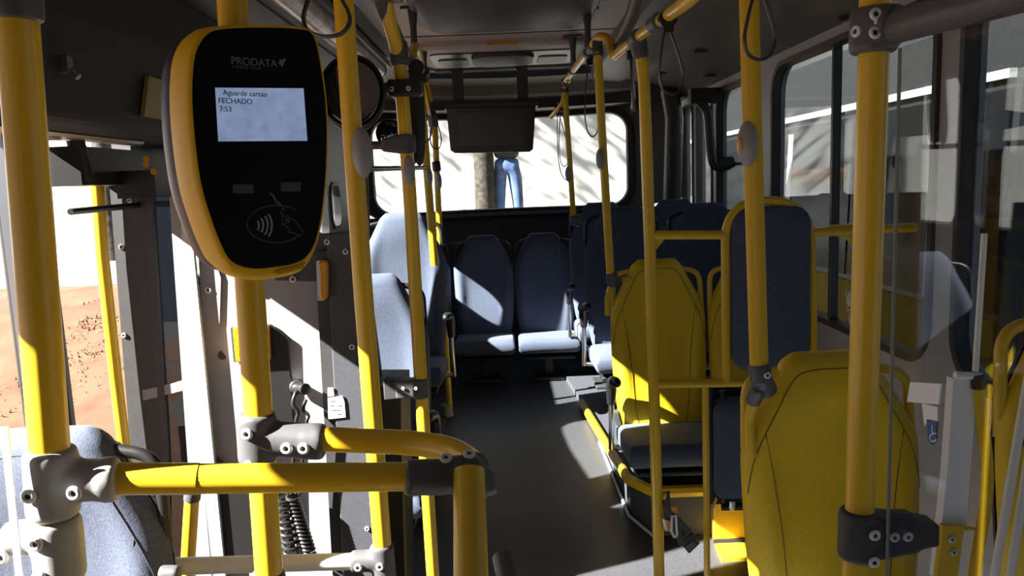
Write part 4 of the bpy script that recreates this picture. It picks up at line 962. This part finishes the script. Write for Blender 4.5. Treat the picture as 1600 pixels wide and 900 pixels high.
b = B(); loftp(b, [mpoly([(702, 170), (832, 168), (829, 230), (825, 233), (713, 235), (708, 231)], .16), mpoly(o_, .06), mpoly(o_, 0), mpoly([(703, 170), (831, 168), (828, 230), (824, 233), (714, 235), (709, 231)], -.012)]); obj('casing', b, 'black', t, auto=30); t.children[0].data.materials[0] = M['darkgrey']
b = B(); loftp(b, [mpoly([(715, 175), (820, 173), (818, 226), (720, 228)], -.0125), mpoly([(717, 177), (818, 175), (816, 224), (722, 226)], -.016)]); obj('screen_panel', b, 'rearm', t, auto=30)
b = B(); q = P(767, 165, Ym); box2(b, (q.x-.24, Ym+.05, q.z-.02), (q.x-.17, Ym+.09, 2.26)); box2(b, (q.x+.17, Ym+.05, q.z-.02), (q.x+.24, Ym+.09, 2.26)); box2(b, (q.x-.30, Ym-.005, q.z-.012), (q.x+.30, Ym+.15, q.z+.02)); obj('mount', b, 'darkgrey', t, bevel=.006)
# T brackets holding the rails
def tbracket(x, y, zr, label, slab_w=.10):
    t = thing('rail_bracket', label, 'bracket', (x, y, 2.25), 'grey T brackets that hold the ceiling rails')
    b = B(); box(b, (x, y, 2.243), (slab_w, .05, .012)); obj('flange', b, 'conn', t, bevel=.003)
    b = B(); tube(b, [(x, y, 2.24), (x, y, 2.16), (x, y, zr)], [.022, .014, .016], 12); obj('stem', b, 'conn', t)
    b = B(); tube(b, [(x, y-.025, zr), (x, y+.025, zr)], .024, 14); obj('collar', b, 'conn', t)
    return t
# rails
XRr = .385
t = thing('ceiling_rail', 'yellow ceiling rail along the right with an upward jog', 'rail', (XRr, 3.1, 1.95), YEL)
zN, zF = P(975, 72, 2.75).z, P(905, 95, 3.9).z
rp = [(.46, .9, zN-.03), P(1075, 2, 1.86), P(1000, 55, 2.42), P(958, 90, 2.85), P(952, 60, 3.02), P(936, 56, 3.12), P(912, 88, 3.75), P(882, 128, 4.62), P(881, 160, 4.78), P(862, 182, 5.05)]
b = B(); tube(b, fillet(rp, .07, 6), .0165, 18); rt = obj('tube', b, 'yellow', t)
for q0, q1, Y in (((1037, 22), (1026, 34), 2.12), ((968, 80), (962, 85), 2.8)):
    pass
clamp(t, [(P(1031, 32, 2.14), P(1020, 40, 2.22), .0235)], vox=.004)
clamp(t, [(P(988, 64, 2.50), P(998, 56, 2.42), .0235), (P(993, 62, 2.46), P(1001, 90, 2.45), .023)], vox=.004)
clamp(t, [(P(926, 70, 3.35), P(921, 78, 3.5), .023)], vox=.005)
clamp(t, [(P(933, 64, 3.17), P(935, 90, 3.15), .022)], vox=.005)
clamp(t, [(P(884, 126, 4.55), P(882, 130, 4.65), .024), (P(882, 130, 4.62), P(883, 146, 4.6), .024)], vox=.005)
b = B(); capsule(b, P(976, 75, 2.72), P(970, 80, 2.78), .0195); capsule(b, P(889, 122, 4.45), P(887, 125, 4.5), .02); obj('joint', b, 'yellow', rt)
q = P(919, 82, 3.55); tbracket(q.x, 3.55, q.z, 'grey T bracket on the ceiling above the right rail, nearer one')
q = P(896, 110, 4.2); tbracket(q.x, 4.2, q.z, 'grey T bracket on the ceiling above the right rail, farther one')
t = thing('duct_pipe', 'dark grey pipe slanting along the ceiling above the right rail', 'pipe', P(962, 75, 3.0))
b = B(); tube(b, [P(1004, -30, 2.3), P(990, 20, 2.62), P(963, 78, 3.0)], .024, 14); obj('tube', b, 'conn', t)
t = thing('ceiling_rail', 'yellow ceiling rail along the left beside the strip light', 'rail', (-.35, 3.1, 1.95), YEL)
lp = [P(626, 76, 2.14), P(643, 104, 2.75), P(646, 72, 2.95), P(652, 74, 3.1), P(662, 118, 4.2), P(668, 140, 4.55)]
b = B(); tube(b, fillet(lp, .08, 6), .0165, 16); obj('tube', b, 'yellow', t)
clamp(t, [(P(655, 112, 3.3), P(656, 130, 3.3), .026)], 'black', vox=.005)
clamp(t, [(P(638, 112, 2.8), P(650, 114, 2.8), .022)], 'black', vox=.005)
q = P(649, 100, 3.4); tbracket(q.x, 3.4, q.z, 'grey T bracket on the ceiling above the left rail, nearer one')
q = P(664, 120, 4.3); tbracket(q.x, 4.3, q.z, 'grey T bracket on the ceiling above the left rail, farther one')
t = thing('rail_strut', 'dark strut slanting from the ceiling to the left rail clamp', 'bracket', P(592, 0, 1.95))
b = B(); tube(b, [P(588, -20, 1.98), P(600, 18, 2.04), P(622, 66, 2.14), P(640, 100, 2.5)], .02, 10); obj('arm', b, 'conn', t); b = B(); box(b, P(590, -2, 2.0), (.12, .06, .014)); obj('flange', b, 'conn', t, bevel=.003)
# hand straps
def strap(label, top, lo, wd, Y, Yside=(0, 1, 0), bw=.012, name_m='black', twist=0.):
    """band loop: top point, lowest point, width in pixels"""
    t = thing('hand_strap', label, 'hand strap', P(*top, Y), 'black hand straps on the ceiling rails')
    (x0, y0), (x1, y1) = top, lo; h = y1-y0; pts = []
    L = [(0, 0), (-.22, .22), (-.38, .5), (-.47, .72), (-.40, .90), (-.18, .985), (.05, 1.0), (.30, .95), (.47, .80), (.46, .62), (.28, .35), (.08, .1)]
    pts = [P(x0+(x1-x0)*v+u*wd, y0+h*v, Y)+V((0, twist*u, 0)) for u, v in L]
    b = B(); tube(b, spline(pts, 6, closed=True), 0, 8, flat=(bw, .0032), side=Yside, closed=True); obj('loop', b, name_m, t)
    b = B(); box(b, P(x0, y0+4, Y), (.026, .03, .036)); tube(b, [P(x0, y0-6, Y)-V((.0, .012, 0)), P(x0, y0-6, Y)+V((0, .012, 0))], .024, 14); obj('clip', b, 'black', t)
    return t
strap('wide black strap loop hanging right of the rail over the yellow seats', (1043, 36), (1050, 147), 38, 2.06, bw=.010)
strap('narrow black strap loop beside the tall yellow frame post', (986, 80), (991, 173), 20, 2.62, bw=.013, twist=.2)
strap('long thin strap loop in front of the rear window, right of centre', (921, 92), (926, 213), 26, 3.6, bw=.011, twist=.1)
strap('black strap bunch hanging at the far end of the right rail', (877, 165), (882, 260), 15, 4.85, bw=.02)
strap('long black strap tail reaching down by the farthest right pole', (872, 172), (886, 281), 20, 4.95, bw=.007)
strap('black strap loop around the top of the ribbed yellow pole', (1186, -25), (1187, 93), 50, 1.58, bw=.008)
strap('black strap loop crossing the pole right of the validator at the top edge', (505, -45), (512, 57), 76, 1.36, bw=.010)
strap('thick black strap hanging down beside the cabinet corner pole', (651, 112), (650, 252), 9, 2.4, bw=.02, Yside=(1, .3, 0))
strap('thin black strap loop between the left poles', (662, 118), (664, 222), 24, 3.2, bw=.009)
strap('thin pale-looking strap loop at the farthest left pole', (677, 172), (682, 233), 18, 4.27, bw=.008)
# mirrors
def mirror(label, cx, cy, rx_, ry_, Y, yaw, m, tilt=0.):
    c = P(cx, cy, Y); t = thing('mirror', label, 'mirror', c)
    R = rz(yaw) @ rx(tilt); sx, sz = rx_*Y/F, ry_*Y/F
    def ring(k, y): return [c+R @ V((sx*k*math.cos(a), y, sz*k*math.sin(a))) for a in [2*math.pi*j/40 for j in range(40)]]
    b = B(); loftp(b, [ring(.3, .055), ring(.75, .045), ring(.97, .02), ring(1.0, 0), ring(1.0, -.012), ring(.94, -.016), ring(.92, -.008)]); obj('housing', b, 'black', t, auto=60)
    b = B(); loftp(b, [ring(.93, -.009), ring(.8, -.013), ring(.5, -.018), ring(.2, -.02)]); obj('glass', b, m, t, auto=180)
    return t, c
t, c = mirror('large round black mirror behind the pole with the bell push', 551, 146, 50, 60, 2.0, .1, 'mirrorg', -.25)
b = B(); tube(b, [P(596, 138, 2.05), P(618, 138, 2.09)], .012, 10); obj('arm', b, 'black', t)
t, c = mirror('small round convex mirror under the large mirror', 610, 208, 22, 21, 2.25, -.35, 'mirrorg', -.05)
b = B(); tube(b, spline([P(622, 190, 2.25), P(624, 170, 2.2), P(618, 150, 2.16)], 5), .006, 8); obj('arm', b, 'black', t)
# black camera arm at the right wall
Yq = 4.75
t = thing('camera_arm', 'black hooked bracket hanging at the right wall by the windows', 'bracket', P(1130, 262, Yq))
b = B(); tube(b, fillet([P(1082, 146, Yq), P(1106, 172, Yq), P(1110, 235, Yq), P(1116, 262, Yq), P(1140, 258, Yq)], .05), 0, 12, flat=(.036, .030), side=(0, 1, 0)); q = P(1090, 152, Yq); box2(b, (q.x-.05, Yq-.04, q.z-.04), (XR+.01, Yq+.04, q.z+.05)); obj('arm', b, 'black', t)
b = B(); tube(b, [P(1122, 258, Yq), P(1146, 252, Yq)], [.042, .036], 12); box(b, P(1155, 256, Yq), (.07, .05, .02)); obj('camera_head', b, 'black', t, bevel=.004)
# downlights and vents in the right cove
for px, py, Y in ((1097, 79, 2.6), (1037, 114, 3.5), (1110, 118, 3.05), (1327, 27, 1.65)):
    d = ray(px, py); s = 0
    # meet the cove plane: z falls from 2.15 at x=.9 to 2.045 at the wall
    z = lambda x: 2.125-(x-1.02)*.26 if x > .9 else 2.16
    k = 1.
    for _ in range(60):
        p = CAM+d*k; k += (z(p.x)-p.z)/d.z*.6
    p = CAM+d*k
    tag(obj('downlight', tube(B(), [p+V((0, 0, .004)), p+V((0, 0, -.006)), p+V((0, 0, -.009))], [.042, .042, .034], 20), 'black'), {1097: 'black oval downlight in the right cove above the wide strap', 1037: 'black oval downlight beside the frame post in the right cove', 1110: 'black oval downlight by the window top in the right cove', 1327: 'black oval downlight left of the thick right pole fitting'}[px], 'downlight', 'downlights in the right cove')
tag(obj('downlight', tube(B(), [V((.80, 5.72, 2.158)), V((.80, 5.72, 2.149)), V((.80, 5.72, 2.146))], [.042, .042, .034], 20), 'black'), 'black oval downlight at the rear end of the right cove', 'downlight', 'downlights in the right cove')
# stickers on the right window
t = thing('window_sticker', 'outlined pictogram sticker on the right window beside the thick pole', 'sticker', PX(1330, 480, XR))
xs_ = XR+.012
q4 = [(1322, 455), (1347, 461), (1349, 520), (1328, 513)]
for a, c in zip(q4, q4[1:]+q4[:1]):
    b = B(); tube(b, [PX(*a, xs_), PX(*c, xs_)], .0022, 6); obj('outline', b, 'paper', t)
b = B(); tube(b, [PX(1324, 484, xs_), PX(1348, 488, xs_)], .0018, 6); obj('divider', b, 'paper', t)
b = B(); ellipsoid(b, PX(1327, 461, xs_), (.002, .012, .010)); tube(b, [PX(1327, 464, xs_), PX(1328, 470, xs_), PX(1329, 479, xs_)], [.008, .011, .005], 8); obj('figure', b, 'paper', t)
for y in (497, 504):
    b = B(); tube(b, [PX(1332, y, xs_), PX(1343, y+3, xs_)], .0018, 6); obj('print_line', b, 'paper', t)
sx = SX-.0005
t = thing('access_label', 'white and blue wheelchair label on the clear screen', 'label', PX(1456, 690, sx))
b = B(); prism(b, [PX(1442, 630, sx), PX(1466, 636, sx), PX(1466, 658, sx), PX(1452, 655, sx), PX(1446, 665, sx)], (-.0015, 0, 0)); obj('card', b, 'paper', t, smooth=False)
b = B(); prism(b, [PX(1450, 655, sx), PX(1466, 659, sx), PX(1465, 688, sx), PX(1459, 696, sx), PX(1452, 688, sx)], (-.002, 0, 0)); bl = obj('blue_field', b, 'bluelab', t, smooth=False)
b = B(); tube(b, [PX(1458+5*math.cos(a), 684+6*math.sin(a), sx-.0025) for a in [k*math.pi/9 for k in range(1, 15)]], .0008, 6); tube(b, [PX(1457, 664, sx-.0025), PX(1457, 676, sx-.0025), PX(1463, 678, sx-.0025)], .0009, 6); obj('wheelchair_mark', b, 'paper', bl)
